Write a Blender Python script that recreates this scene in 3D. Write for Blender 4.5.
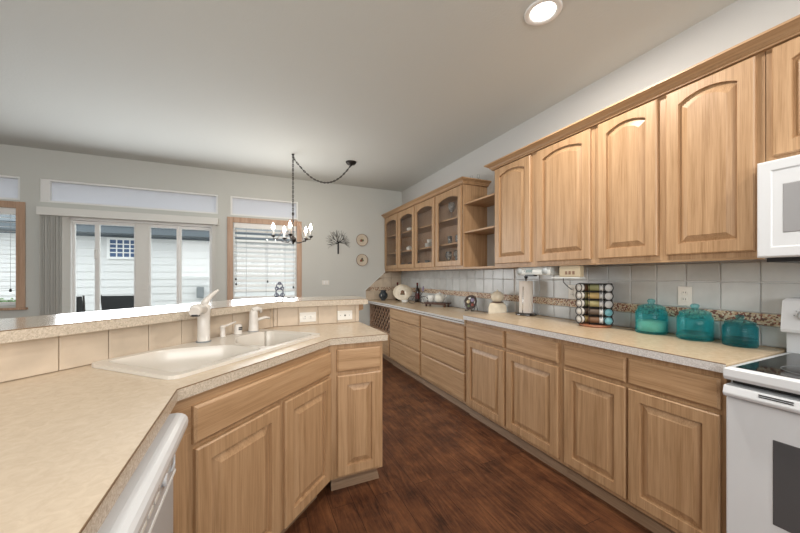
import bpy, bmesh, math, random
from mathutils import Vector, Matrix
from mathutils.geometry import tessellate_polygon
random.seed(7)
PI = math.pi
S = bpy.context.scene
C = S.collection
for o in list(bpy.data.objects):
    bpy.data.objects.remove(o)

# ---------------------------------------------------------------- camera, world, lights, exposure
cam = bpy.data.cameras.new('camera')
cam.sensor_width = 36.0
cam.lens = 321.5 / 800 * 36
cam.shift_y = (276 - 266.5) / 800
cam.clip_start = 0.02
co = bpy.data.objects.new('camera', cam); C.objects.link(co)
co.location = (0, 0, 1.27)
co.rotation_euler = (PI / 2, 0, math.radians(-24.4))
S.camera = co
S.view_settings.view_transform = 'Standard'
S.view_settings.look = 'None'
S.view_settings.gamma = 1
S.view_settings.use_curve_mapping = False
S.view_settings.exposure = 0.27

w = bpy.data.worlds.new('overcast_sky'); S.world = w; w.use_nodes = True
bg = w.node_tree.nodes['Background']
bg.inputs[0].default_value = (0.93, 0.97, 1.0, 1)
bg.inputs[1].default_value = 1.9

def area(name, loc, aim, sx, sy, power, col=(1, 1, 1), spread=None):
    l = bpy.data.lights.new(name, 'AREA'); l.shape = 'RECTANGLE'; l.size = sx; l.size_y = sy
    l.energy = power; l.color = col
    if spread: l.spread = spread
    o = bpy.data.objects.new(name, l); C.objects.link(o); o.location = loc
    o.rotation_euler = (Vector(aim) - Vector(loc)).to_track_quat('-Z', 'Y').to_euler()
    return o
# added area lights standing in for daylight at door and window, plus rear fill
area('daylight_patio_door', (-1.3, 5.0, 1.2), (-1.1, 0, 1.0), 1.5, 1.5, 30, (0.95, 0.98, 1.0))
area('daylight_window', (0.15, 5.0, 1.5), (0.3, 0, 1.0), 0.85, 1.0, 14, (0.95, 0.98, 1.0))
area('rear_fill_light', (-0.6, -2.4, 1.85), (-0.6, 5.0, 2.1), 3.2, 1.2, 62, (1.0, 0.97, 0.93))  # unseen fill lamp added behind the camera to brighten the room

CEIL = 2.754; WX = 2.37; FY = 5.147

# ---------------------------------------------------------------- materials
def nt(name):
    m = bpy.data.materials.new(name); m.use_nodes = True
    t = m.node_tree; return m, t, t.nodes['Principled BSDF']
def N(t, typ, **kw):
    n = t.nodes.new(typ)
    for k, v in kw.items():
        if k in n.inputs: n.inputs[k].default_value = v
        else: setattr(n, k, v)
    return n
def plain(name, col, rough=.5, metal=0, bump=0, bscale=200, spec=.5, var=0, vscale=3):
    m, t, b = nt(name)
    b.inputs['Base Color'].default_value = (*col, 1); b.inputs['Roughness'].default_value = rough
    b.inputs['Metallic'].default_value = metal; b.inputs['Specular IOR Level'].default_value = spec
    tc = N(t, 'ShaderNodeTexCoord')
    if var:
        n = N(t, 'ShaderNodeTexNoise', Scale=vscale, Detail=4.0)
        t.links.new(tc.outputs['Object'], n.inputs['Vector'])
        r = N(t, 'ShaderNodeValToRGB')
        r.color_ramp.elements[0].position = .3; r.color_ramp.elements[1].position = .7
        r.color_ramp.elements[0].color = (*[c * (1 - var) for c in col], 1)
        r.color_ramp.elements[1].color = (*[min(1, c * (1 + var)) for c in col], 1)
        t.links.new(n.outputs[0], r.inputs[0]); t.links.new(r.outputs[0], b.inputs['Base Color'])
    if bump:
        n = N(t, 'ShaderNodeTexNoise', Scale=bscale, Detail=2.0)
        t.links.new(tc.outputs['Object'], n.inputs['Vector'])
        bp = N(t, 'ShaderNodeBump', Strength=bump, Distance=.002)
        t.links.new(n.outputs[0], bp.inputs['Height']); t.links.new(bp.outputs[0], b.inputs['Normal'])
    return m
def wood(name, dark, mid, light, axis='z', rough=.42, scale=1.0):
    m, t, b = nt(name)
    tc = N(t, 'ShaderNodeTexCoord'); oi = N(t, 'ShaderNodeObjectInfo')
    ad = N(t, 'ShaderNodeVectorMath', operation='ADD')
    cx = N(t, 'ShaderNodeMath', operation='MULTIPLY'); cx.inputs[1].default_value = 17.0
    t.links.new(oi.outputs['Random'], cx.inputs[0])
    t.links.new(tc.outputs['Object'], ad.inputs[0]); t.links.new(cx.outputs[0], ad.inputs[1])
    sc = {'z': (34, 34, 1.5), 'x': (1.5, 34, 34), 'y': (34, 1.5, 34)}[axis]
    mp = N(t, 'ShaderNodeMapping'); mp.inputs['Scale'].default_value = [q * scale for q in sc]
    t.links.new(ad.outputs[0], mp.inputs['Vector'])
    n1 = N(t, 'ShaderNodeTexNoise', Scale=1.0, Detail=5.0, Roughness=.6, Distortion=.6)
    t.links.new(mp.outputs[0], n1.inputs['Vector'])
    mp2 = N(t, 'ShaderNodeMapping'); mp2.inputs['Scale'].default_value = [q * 9 * scale if q > 2 else q * 4 for q in sc]
    t.links.new(ad.outputs[0], mp2.inputs['Vector'])
    n2 = N(t, 'ShaderNodeTexNoise', Scale=1.0, Detail=3.0, Roughness=.6)
    t.links.new(mp2.outputs[0], n2.inputs['Vector'])
    mx = N(t, 'ShaderNodeMath', operation='MULTIPLY_ADD'); mx.inputs[1].default_value = .45
    t.links.new(n2.outputs[0], mx.inputs[0]); 
    m3 = N(t, 'ShaderNodeMath', operation='MULTIPLY'); m3.inputs[1].default_value = .6
    t.links.new(n1.outputs[0], m3.inputs[0]); t.links.new(m3.outputs[0], mx.inputs[2])
    r = N(t, 'ShaderNodeValToRGB'); e = r.color_ramp.elements
    e[0].position = .36; e[0].color = (*dark, 1); e[1].position = .66; e[1].color = (*light, 1)
    k = e.new(.5); k.color = (*mid, 1)
    t.links.new(mx.outputs[0], r.inputs[0]); t.links.new(r.outputs[0], b.inputs['Base Color'])
    bp = N(t, 'ShaderNodeBump', Strength=.12, Distance=.001)
    t.links.new(n2.outputs[0], bp.inputs['Height']); t.links.new(bp.outputs[0], b.inputs['Normal'])
    b.inputs['Roughness'].default_value = rough
    return m
OAKC = ((.30, .172, .082), (.42, .256, .135), (.51, .33, .188))
OAKV = wood('oak_vertical_grain', *OAKC, axis='z')
OAKH = wood('oak_horizontal_grain', *OAKC, axis='x')
OAKY = wood('oak_long_grain', *OAKC, axis='y')
OAKIN = wood('oak_interior', (.34, .215, .14), (.42, .28, .19), (.47, .33, .23), axis='z', rough=.6)
CASING = wood('casing_wood', (.36, .22, .14), (.48, .31, .21), (.56, .38, .27), axis='z')
DARKWOOD = wood('dark_wood', (.03, .015, .01), (.07, .03, .02), (.12, .055, .03), axis='x')
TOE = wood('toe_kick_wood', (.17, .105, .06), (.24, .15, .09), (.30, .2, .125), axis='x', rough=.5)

def laminate(name, a, b_, edge=False):
    m, t, b = nt(name)
    tc = N(t, 'ShaderNodeTexCoord')
    mp = N(t, 'ShaderNodeMapping'); mp.inputs['Scale'].default_value = (1, 1, 1)
    n1 = N(t, 'ShaderNodeTexNoise', Scale=40.0 if not edge else 160.0, Detail=6.0, Roughness=.65, Distortion=.8)
    t.links.new(tc.outputs['Object'], mp.inputs[0]); t.links.new(mp.outputs[0], n1.inputs['Vector'])
    r = N(t, 'ShaderNodeValToRGB'); r.color_ramp.elements[0].position = .35; r.color_ramp.elements[1].position = .68
    r.color_ramp.elements[0].color = (*a, 1); r.color_ramp.elements[1].color = (*b_, 1)
    t.links.new(n1.outputs[0], r.inputs[0]); t.links.new(r.outputs[0], b.inputs['Base Color'])
    b.inputs['Roughness'].default_value = .27
    return m
LAMBAR = laminate('glossy_beige_laminate', (.58, .46, .33), (.69, .56, .42))
LAMBAR.node_tree.nodes['Principled BSDF'].inputs['Coat Weight'].default_value = 1.0
LAMBAR.node_tree.nodes['Principled BSDF'].inputs['Coat Roughness'].default_value = .16
LAM = laminate('beige_laminate', (.59, .48, .36), (.67, .56, .43))
LAMR = laminate('honey_beige_laminate', (.56, .43, .28), (.66, .52, .36))
LAMEDGE = laminate('speckled_laminate_edge', (.42, .35, .27), (.70, .61, .50), True)
LAMEDGE2 = laminate('pale_speckled_laminate_edge', (.50, .48, .47), (.80, .78, .76), True)
STRIPM = plain('brown_edge_line', (.20, .12, .06), .5)
DARKGAP = plain('shadow_gap_dark', (.03, .025, .02), .8)
WALL = plain('painted_drywall', (.62, .63, .60), .85, bump=.15, bscale=120)
WALLR = plain('painted_drywall_light', (.60, .60, .59), .85, bump=.15, bscale=120)
CEILM = plain('ceiling_paint', (.64, .66, .64), .9, bump=.5, bscale=70)
WHITE = plain('white_paint', (.86, .86, .85), .4)
TRIMG = plain('warm_white_vinyl', (.78, .78, .75), .45)
VANE = plain('vertical_vane_vinyl', (.60, .60, .57), .5)
APPL = plain('white_enamel', (.70, .72, .745), .22)
APPG = plain('light_grey_enamel', (.50, .52, .54), .3)
BLACK = plain('black_plastic', (.012, .012, .013), .35)
BLKMETAL = plain('dark_bronze_metal', (.035, .03, .028), .4, metal=.6)
IRON = plain('black_wire', (.015, .014, .014), .5)
CHROME = plain('chrome', (.75, .75, .76), .15, metal=1)
SINKM = plain('biscuit_sink', (.68, .635, .57), .22)
FAUC = plain('almond_faucet', (.70, .66, .61), .25)
TILEB = plain('beige_tile', (.60, .50, .39), .32, var=.10, vscale=9)
GROUT = plain('tan_grout', (.33, .245, .17), .8)
GROUTW = plain('white_grout', (.72, .71, .69), .8)
CERAM = plain('cream_ceramic', (.74, .66, .52), .2, var=.08, vscale=20)
CERW = plain('white_ceramic', (.80, .80, .77), .15)
PAPER = plain('paper_towel_paper', (.82, .76, .70), .9, bump=.4, bscale=90)
BURG = plain('wine_red_lacquer', (.13, .02, .02), .2)
PLATE = plain('outlet_white_plastic', (.80, .78, .73), .35)
RADIO = plain('radio_white_plastic', (.68, .70, .68), .35)
TAN = plain('tan_box_card', (.50, .42, .29), .5)
DKBLUE = plain('dark_slate_glaze', (.035, .045, .055), .12, var=.5, vscale=35)
TERRA = plain('terracotta_paint', (.42, .2, .13), .4)
LEAFM = plain('leaf_green', (.12, .25, .06), .5)
SIDING = plain('white_lap_siding', (.74, .74, .73), .6)
EAVE = plain('slate_eave', (.13, .155, .175), .7)
CONC = plain('patio_concrete', (.5, .49, .47), .9, var=.1)
CHAIRM = plain('black_sling_mesh', (.02, .022, .025), .5)
GREYPL = plain('grey_plastic', (.25, .27, .28), .5)
BLUEGREY = plain('blue_grey_metal', (.09, .10, .15), .4, metal=.3)

def tile_white():
    m, t, b = nt('glazed_wall_tile')
    g = N(t, 'ShaderNodeNewGeometry'); tc = N(t, 'ShaderNodeTexCoord')
    r = N(t, 'ShaderNodeValToRGB'); r.color_ramp.elements[0].color = (.60, .60, .585, 1); r.color_ramp.elements[1].color = (.72, .745, .745, 1)
    t.links.new(g.outputs['Random Per Island'], r.inputs[0])
    n = N(t, 'ShaderNodeTexNoise', Scale=9.0, Detail=4.0); t.links.new(tc.outputs['Object'], n.inputs['Vector'])
    mx = N(t, 'ShaderNodeMix', data_type='RGBA', blend_type='MULTIPLY'); mx.inputs[0].default_value = .35
    t.links.new(r.outputs[0], mx.inputs[6]); t.links.new(n.outputs[0], mx.inputs[7])
    t.links.new(mx.outputs[2], b.inputs['Base Color']); b.inputs['Roughness'].default_value = .22
    bp = N(t, 'ShaderNodeBump', Strength=.1, Distance=.004); t.links.new(n.outputs[0], bp.inputs['Height'])
    t.links.new(bp.outputs[0], b.inputs['Normal'])
    return m
TILEW = tile_white()
def border_mat():
    m, t, b = nt('fruit_border_tile')
    tc = N(t, 'ShaderNodeTexCoord')
    v = N(t, 'ShaderNodeTexVoronoi', Scale=120.0); t.links.new(tc.outputs['Object'], v.inputs['Vector'])
    r = N(t, 'ShaderNodeValToRGB'); r.color_ramp.interpolation = 'CONSTANT'
    cols = [(0, (.22, .06, .045)), (.16, (.66, .56, .42)), (.42, (.36, .17, .11)), (.55, (.60, .46, .30)), (.72, (.68, .60, .48)), (.88, (.16, .08, .05))]
    e = r.color_ramp.elements; e[0].color = (*cols[0][1], 1); e[1].position = cols[1][0]; e[1].color = (*cols[1][1], 1)
    for p, c in cols[2:]:
        k = e.new(p); k.color = (*c, 1)
    s = N(t, 'ShaderNodeSeparateColor'); t.links.new(v.outputs['Color'], s.inputs[0])
    t.links.new(s.outputs[0], r.inputs[0]); t.links.new(r.outputs[0], b.inputs['Base Color'])
    b.inputs['Roughness'].default_value = .4
    bp = N(t, 'ShaderNodeBump', Strength=.6, Distance=.004, invert=True); t.links.new(v.outputs['Distance'], bp.inputs['Height'])
    t.links.new(bp.outputs[0], b.inputs['Normal'])
    return m
BORDER = border_mat()
def floor_mat():
    m, t, b = nt('dark_plank_floor')
    tc = N(t, 'ShaderNodeTexCoord')
    sp = N(t, 'ShaderNodeSeparateXYZ'); t.links.new(tc.outputs['Object'], sp.inputs[0])
    cb = N(t, 'ShaderNodeCombineXYZ'); t.links.new(sp.outputs[1], cb.inputs[0]); t.links.new(sp.outputs[0], cb.inputs[1])
    br = N(t, 'ShaderNodeTexBrick', offset=.37, squash=1.0, Scale=1.0)
    br.inputs['Brick Width'].default_value = 1.75; br.inputs['Row Height'].default_value = .127
    br.inputs['Mortar Size'].default_value = .0013; br.inputs['Mortar Smooth'].default_value = .2
    br.inputs['Color1'].default_value = (0, 0, 0, 1); br.inputs['Color2'].default_value = (1, 1, 1, 1); br.inputs['Mortar'].default_value = (.5, .5, .5, 1)
    t.links.new(cb.outputs[0], br.inputs['Vector'])
    mp = N(t, 'ShaderNodeMapping'); mp.inputs['Scale'].default_value = (16, 1.6, 1)
    add = N(t, 'ShaderNodeVectorMath', operation='ADD'); t.links.new(tc.outputs['Object'], add.inputs[0]); t.links.new(br.outputs['Color'], add.inputs[1])
    t.links.new(add.outputs[0], mp.inputs[0])
    n = N(t, 'ShaderNodeTexNoise', Scale=2.2, Detail=8.0, Roughness=.68, Distortion=1.2); t.links.new(mp.outputs[0], n.inputs['Vector'])
    n2 = N(t, 'ShaderNodeTexNoise', Scale=5.0, Detail=5.0, Roughness=.6); t.links.new(tc.outputs['Object'], n2.inputs['Vector'])
    a1 = N(t, 'ShaderNodeMath', operation='MULTIPLY_ADD'); a1.inputs[1].default_value = .55
    t.links.new(n.outputs[0], a1.inputs[0])
    a2 = N(t, 'ShaderNodeMath', operation='MULTIPLY'); a2.inputs[1].default_value = .45; t.links.new(n2.outputs[0], a2.inputs[0])
    t.links.new(a2.outputs[0], a1.inputs[2])
    a3 = N(t, 'ShaderNodeMath', operation='MULTIPLY_ADD'); a3.inputs[1].default_value = .07
    s2 = N(t, 'ShaderNodeSeparateColor'); t.links.new(br.outputs['Color'], s2.inputs[0]); t.links.new(s2.outputs[0], a3.inputs[0]); t.links.new(a1.outputs[0], a3.inputs[2])
    r = N(t, 'ShaderNodeValToRGB'); e = r.color_ramp.elements
    e[0].position = .36; e[0].color = (.018, .007, .004, 1); e[1].position = .74; e[1].color = (.215, .088, .036, 1)
    k = e.new(.5); k.color = (.085, .032, .015, 1)
    t.links.new(a3.outputs[0], r.inputs[0])
    mx = N(t, 'ShaderNodeMix', data_type='RGBA'); t.links.new(br.outputs['Fac'], mx.inputs[0]); t.links.new(r.outputs[0], mx.inputs[6]); mx.inputs[7].default_value = (.015, .006, .004, 1)
    t.links.new(mx.outputs[2], b.inputs['Base Color'])
    b.inputs['Roughness'].default_value = .42; b.inputs['Specular IOR Level'].default_value = .35
    bp = N(t, 'ShaderNodeBump', Strength=.35, Distance=.003); t.links.new(a1.outputs[0], bp.inputs['Height'])
    t.links.new(bp.outputs[0], b.inputs['Normal'])
    return m
FLOORM = floor_mat()
def pane_mat(name, tint=(1, 1, 1), gloss=.08, rough=0.02):
    m = bpy.data.materials.new(name); m.use_nodes = True; t = m.node_tree; t.nodes.clear()
    o = N(t, 'ShaderNodeOutputMaterial'); tr = N(t, 'ShaderNodeBsdfTransparent'); tr.inputs[0].default_value = (*tint, 1)
    g = N(t, 'ShaderNodeBsdfGlossy'); g.inputs['Roughness'].default_value = rough
    mx = N(t, 'ShaderNodeMixShader'); fr = N(t, 'ShaderNodeFresnel'); fr.inputs[0].default_value = 1.45
    ge = N(t, 'ShaderNodeNewGeometry'); iv = N(t, 'ShaderNodeMath', operation='SUBTRACT'); iv.inputs[0].default_value = 1.0
    t.links.new(ge.outputs['Backfacing'], iv.inputs[1]); ml = N(t, 'ShaderNodeMath', operation='MULTIPLY')
    t.links.new(fr.outputs[0], ml.inputs[0]); t.links.new(iv.outputs[0], ml.inputs[1])
    t.links.new(ml.outputs[0], mx.inputs[0]); t.links.new(tr.outputs[0], mx.inputs[1]); t.links.new(g.outputs[0], mx.inputs[2])
    t.links.new(mx.outputs[0], o.inputs[0]); return m
PANE = pane_mat('clear_pane', (.97, .985, .98))
PANEC = pane_mat('cabinet_pane', (.96, .95, .94))
def shade_mat():
    m, t, b = nt('white_cellular_shade'); b.inputs['Base Color'].default_value = (.80, .81, .84, 1); b.inputs['Roughness'].default_value = .3
    o = t.nodes['Material Output']; tl = N(t, 'ShaderNodeBsdfTranslucent'); tl.inputs[0].default_value = (.8, .82, .86, 1)
    mx = N(t, 'ShaderNodeMixShader'); mx.inputs[0].default_value = .45
    t.links.new(b.outputs[0], mx.inputs[1]); t.links.new(tl.outputs[0], mx.inputs[2]); t.links.new(mx.outputs[0], o.inputs[0]); return m
SHADE = shade_mat()
def glass_mat(name, col, ior=1.3):
    m, t, b = nt(name); b.inputs['Base Color'].default_value = (*col, 1); b.inputs['Roughness'].default_value = .03
    b.inputs['Transmission Weight'].default_value = .8; b.inputs['IOR'].default_value = ior; return m
def tinted(name, tint, body, k=.10):
    m = bpy.data.materials.new(name); m.use_nodes = True; t = m.node_tree; b = t.nodes['Principled BSDF']; o = t.nodes['Material Output']
    b.inputs['Base Color'].default_value = (*body, 1); b.inputs['Roughness'].default_value = .04; b.inputs['Specular IOR Level'].default_value = .9
    tr = N(t, 'ShaderNodeBsdfTransparent'); tr.inputs[0].default_value = (*tint, 1)
    lw = N(t, 'ShaderNodeLayerWeight', Blend=.35); mr = N(t, 'ShaderNodeMapRange'); mr.inputs['To Min'].default_value = k; mr.inputs['To Max'].default_value = .65
    mx = N(t, 'ShaderNodeMixShader'); t.links.new(lw.outputs['Facing'], mr.inputs[0]); t.links.new(mr.outputs[0], mx.inputs[0])
    t.links.new(tr.outputs[0], mx.inputs[1]); t.links.new(b.outputs[0], mx.inputs[2]); t.links.new(mx.outputs[0], o.inputs[0]); return m
TEAL = tinted('teal_glass', (.74, .96, .97), (.03, .42, .46))
TEALD = tinted('dark_teal_glass', (.66, .88, .90), (.015, .24, .28))
CLEARG = glass_mat('clear_glassware', (.85, .9, .93), 1.35)
def emis(name, col, st):
    m, t, b = nt(name); b.inputs['Emission Color'].default_value = (*col, 1); b.inputs['Emission Strength'].default_value = st; return m
BULB = emis('lit_bulb', (1, .93, .82), 9.0)
CANLIT = emis('lit_can_lens', (1, .97, .92), 6.0)
BRONZEG = plain('etched_cooktop_glass', (.012, .012, .014), .06)
OVENG = plain('oven_window_glass', (.09, .09, .095), .15, bump=.0)
MWG = plain('microwave_window_glass', (.33, .33, .34), .18)

# ---------------------------------------------------------------- mesh helpers
class MB:
    def __init__(s): s.bm = bmesh.new()
    def box(s, a, b, rot=None, piv=None):
        vs = [Vector((x, y, z)) for z in (a[2], b[2]) for y in (a[1], b[1]) for x in (a[0], b[0])]
        if rot is not None:
            p = Vector(piv) if piv is not None else (Vector(a) + Vector(b)) / 2
            vs = [rot @ (v - p) + p for v in vs]
        v = [s.bm.verts.new(q) for q in vs]
        for f in ((0, 2, 3, 1), (4, 5, 7, 6), (0, 1, 5, 4), (2, 6, 7, 3), (0, 4, 6, 2), (1, 3, 7, 5)):
            s.bm.faces.new([v[i] for i in f])
        return s
    def loops(s, loops, cap0=True, cap1=True, smooth=False):
        vv = [[s.bm.verts.new(p) for p in L] for L in loops]
        n = len(vv[0])
        for a, b in zip(vv, vv[1:]):
            for i in range(n):
                f = s.bm.faces.new((a[i], a[(i + 1) % n], b[(i + 1) % n], b[i])); f.smooth = smooth
        if cap0: s.bm.faces.new(list(reversed(vv[0])))
        if cap1: s.bm.faces.new(vv[-1])
        return s
    def lathe(s, prof, c=(0, 0, 0), n=32, smooth=True, sx=1, sy=1, rot=None, flute=0, fz=None):
        L = []
        for r, z in prof:
            ring = []
            for i in range(n):
                a = 2 * PI * i / n
                rr = r
                if flute and fz and fz[0] <= z <= fz[1]: rr = r * (1 + flute * (1 if i % 2 else -1))
                p = Vector((rr * sx * math.cos(a), rr * sy * math.sin(a), z))
                if rot is not None: p = rot @ p
                ring.append(p + Vector(c))
            L.append(ring)
        return s.loops(L, True, True, smooth)
    def tube(s, pts, r, n=8, closed=False, smooth=True):
        pts = [Vector(p) for p in pts]; m = len(pts)
        rs = r if isinstance(r, (list, tuple)) else [r] * m
        L = []; up = None
        for i, p in enumerate(pts):
            if closed: d = pts[(i + 1) % m] - pts[i - 1]
            else: d = (pts[min(i + 1, m - 1)] - pts[max(i - 1, 0)])
            d.normalize()
            if up is None:
                up = Vector((0, 0, 1)) if abs(d.z) < .9 else Vector((1, 0, 0))
            u = d.cross(up).normalized(); v = u.cross(d).normalized(); up = v
            L.append([p + (u * math.cos(2 * PI * k / n) + v * math.sin(2 * PI * k / n)) * rs[i] for k in range(n)])
        if closed: L.append(L[0]); return s.loops(L, False, False, smooth)
        return s.loops(L, True, True, smooth)
    def prism(s, poly, z0, z1, holes=()):
        polys = [[Vector((p[0], p[1], 0)) for p in poly]] + [[Vector((p[0], p[1], 0)) for p in h] for h in holes]
        tris = tessellate_polygon(polys)
        flat = [p for L in polys for p in L]
        lo = [s.bm.verts.new((p.x, p.y, z0)) for p in flat]; hi = [s.bm.verts.new((p.x, p.y, z1)) for p in flat]
        for t in tris:
            try:
                s.bm.faces.new([hi[i] for i in t]); s.bm.faces.new([lo[i] for i in reversed(t)])
            except ValueError: pass
        k = 0
        for L in polys:
            n = len(L)
            for i in range(n):
                a, b = k + i, k + (i + 1) % n
                s.bm.faces.new((lo[a], lo[b], hi[b], hi[a]))
            k += n
        return s
    def sphere(s, c, r, seg=16, sc=(1, 1, 1)):
        m = Matrix.Translation(Vector(c)) @ Matrix.Diagonal((*[r * q for q in sc], 1))
        g = bmesh.ops.create_uvsphere(s.bm, u_segments=seg, v_segments=max(6, seg // 2), radius=1, matrix=m)
        for v in g['verts']:
            for f in v.link_faces: f.smooth = True
        return s
    def build(s, name, mat, parent=None, bevel=0, seg=2, loc=None, label=None):
        bmesh.ops.recalc_face_normals(s.bm, faces=s.bm.faces)
        me = bpy.data.meshes.new(name); s.bm.to_mesh(me); s.bm.free()
        me.materials.append(mat)
        o = bpy.data.objects.new(name, me); C.objects.link(o)
        if parent is not None: o.parent = parent
        if loc is not None: o.location = loc
        if label: o['label'] = label
        if bevel:
            b = o.modifiers.new('bevel', 'BEVEL'); b.width = bevel; b.segments = seg; b.limit_method = 'ANGLE'
        return o
def tag(o, label, cat, group=None, kind=None):
    o['label'] = label; o['category'] = cat
    if group: o['group'] = group
    if kind: o['kind'] = kind
    return o
def thing(name, label, cat, loc=(0, 0, 0), rz=0, group=None):
    o = bpy.data.objects.new(name, None); C.objects.link(o); o.location = loc; o.rotation_euler = (0, 0, rz)
    o.empty_display_size = .05
    return tag(o, label, cat, group)
def struct(o, label=None):
    o['kind'] = 'structure'
    if label: o['label'] = label
    return o
def dup(root, loc, rz=None, label=None):
    r = root.copy(); C.objects.link(r); r.location = loc
    if rz is not None: r.rotation_euler = (0, 0, rz)
    if label: r['label'] = label
    for ch in list(root.children):
        c = ch.copy(); C.objects.link(c); c.parent = r
        for g in ch.children:
            d = g.copy(); C.objects.link(d); d.parent = c
    return r
def grid_wall(x0, x1, z0, z1, y0, y1, holes):
    xs = sorted({x0, x1, *[h[0] for h in holes], *[h[1] for h in holes]}); zs = sorted({z0, z1, *[h[2] for h in holes], *[h[3] for h in holes]})
    m = MB()
    for i in range(len(xs) - 1):
        run = None
        for j in range(len(zs) - 1):
            cx = (xs[i] + xs[i + 1]) / 2; cz = (zs[j] + zs[j + 1]) / 2
            if any(h[0] < cx < h[1] and h[2] < cz < h[3] for h in holes): continue
            m.box((xs[i], y0, zs[j]), (xs[i + 1], y1, zs[j + 1]))
    return m

# ---------------------------------------------------------------- structure
struct(MB().box((-4.3, -2.6, -.1), (WX + .15, FY + .15, 0)).build('floor', FLOORM))
struct(MB().box((-4.3, -2.6, CEIL), (WX + .15, FY + .15, CEIL + .12)).build('ceiling', CEILM))
struct(MB().box((WX, -2.6, 0), (WX + .15, FY + .15, CEIL)).build('wall_right', WALLR))
struct(MB().box((-4.3, -2.6, 0), (-4.15, FY + .15, CEIL)).build('wall_left', WALL))
TZ0, TZ1 = 2.137, 2.41
holes = [(-3.45, -2.455, .93, 2.055), (-2.05, -.52, 0.0, 1.985), (-.285, .605, .93, 2.045),
         (-3.45, -2.44, TZ0, TZ1), (-2.275, -.461, TZ0, TZ1), (-.305, .615, TZ0, TZ1)]
struct(MB().box((-4.15, -2.6, 0), (WX, -2.45, 1.25)).box((-4.15, -2.6, 2.5), (WX, -2.45, CEIL)).box((-4.15, -2.6, 1.25), (-3.2, -2.45, 2.5)).build('wall_rear_light_baffle', WALL))  # unseen rear wall, added with a high opening to shape the light
struct(grid_wall(-4.15, WX, 0, CEIL, FY, FY + .15, holes).build('wall_far', WALL))
struct(MB().box((.66, FY - .013, 0), (1.77, FY, .09)).build('baseboard_far', WHITE))

def frame_box(x0, x1, z0, z1, y0, y1, t):
    m = MB()
    m.box((x0, y0, z0), (x0 + t, y1, z1)).box((x1 - t, y0, z0), (x1, y1, z1))
    m.box((x0 + t, y0, z1 - t), (x1 - t, y1, z1)).box((x0 + t, y0, z0), (x1 - t, y1, z0 + t))
    return m
# transoms: white frames with pale shades
for i, (a, b, lab) in enumerate([(-3.45, -2.44, 'short shaded transom at the left edge of the far wall'), (-2.275, -.461, 'long shaded transom above the patio door'), (-.305, .615, 'shaded transom above the wood-cased window')]):
    r = thing('window_%d' % (i + 1), lab, 'window'); del r['category']; struct(r)
    frame_box(a, b, TZ0, TZ1, FY + .01, FY + .09, .022).build('window_frame', WHITE, r)
    MB().box((a + .022, FY + .05, TZ0 + .022), (b - .022, FY + .056, TZ1 - .022)).build('window_shade', SHADE, r)
    if i == 1: MB().box((a + .022, FY + .0, TZ0 + .022), (a + .085, FY + .045, TZ1 - .022)).build('window_jamb', WHITE, r)
# wood-cased windows
def cased(idx, hx0, hx1, hz0, hz1, lab):
    r = thing('window_%d' % idx, lab, 'window'); del r['category']; struct(r)
    t = .062; m = MB()
    m.box((hx0 - t, FY - .02, hz0 - .02), (hx0 + .012, FY, hz1 + t)).box((hx1 - .012, FY - .02, hz0 - .02), (hx1 + t, FY, hz1 + t))
    m.box((hx0 + .012, FY - .02, hz1 - .012), (hx1 - .012, FY, hz1 + t)).box((hx0 - t - .02, FY - .05, hz0 - .045), (hx1 + t + .02, FY, hz0 - .02))
    m.build('window_casing', CASING, r, bevel=.003)
    frame_box(hx0, hx1, hz0, hz1, FY + .07, FY + .13, .03).build('window_frame', WHITE, r)
    MB().box((hx0 + .03, FY + .10, hz0 + .03), (hx1 - .03, FY + .104, hz1 - .03)).build('window_pane', PANE, r)
    return r
cased(4, -3.45, -2.455, .93, 2.055, 'wood-cased window at the left edge')
cased(5, -.285, .605, .93, 2.045, 'wood-cased window behind the chandelier')
def blind(hx0, hx1, z0, z1, label, tilt, sp, wd):
    r = thing('window_blind', label, 'window blind', ((hx0 + hx1) / 2, FY + .035, z1))
    hw = (hx1 - hx0) / 2 - .008; H = z1 - z0
    MB().box((-hw, -.03, -.075), (hw, .03, 0)).build('headrail', WHITE, r, bevel=.004)
    m = MB(); z = -.11
    rot = Matrix.Rotation(tilt, 3, 'X')
    while z > -H + .05:
        m.box((-hw + .004, -wd / 2, z - .0015), (hw - .004, wd / 2, z + .0015), rot=rot); z -= sp
    m.build('slats', WHITE, r)
    m = MB(); m.box((-hw + .004, -.025, -H + .006), (hw - .004, .025, -H + .028)); m.build('bottom_rail', WHITE, r)
    m = MB()
    for x in (-hw * .62, 0, hw * .62): m.tube([(x, -wd / 2 - .003, -.07), (x, -wd / 2 - .003, -H + .03)], .0018, 5)
    m.build('ladder_cords', GREYPL, r)
    for x, L in ((-hw * .93, .80), (-hw * .92, .87), (hw * .05, .84), (hw * .9, .93)):
        c = MB().tube([(x, -wd / 2 - .012, -.07), (x, -wd / 2 - .012, -L)], .0015, 5).build('pull_cord', GREYPL, r)
        MB().lathe([(.003, .012), (.009, .006), (.012, -.02), (.004, -.026)], (x, -wd / 2 - .012, -L), 10).build('cord_tassel', BLACK, c)
    return r
blind(-3.44, -2.46, .945, 2.045, 'white horizontal blind in the left wood-cased window, slats open', math.radians(4), .052, .05)
blind(-.275, .595, .945, 2.035, 'white horizontal blind in the window behind the chandelier, slats half closed', math.radians(34), .072, .070)

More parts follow.
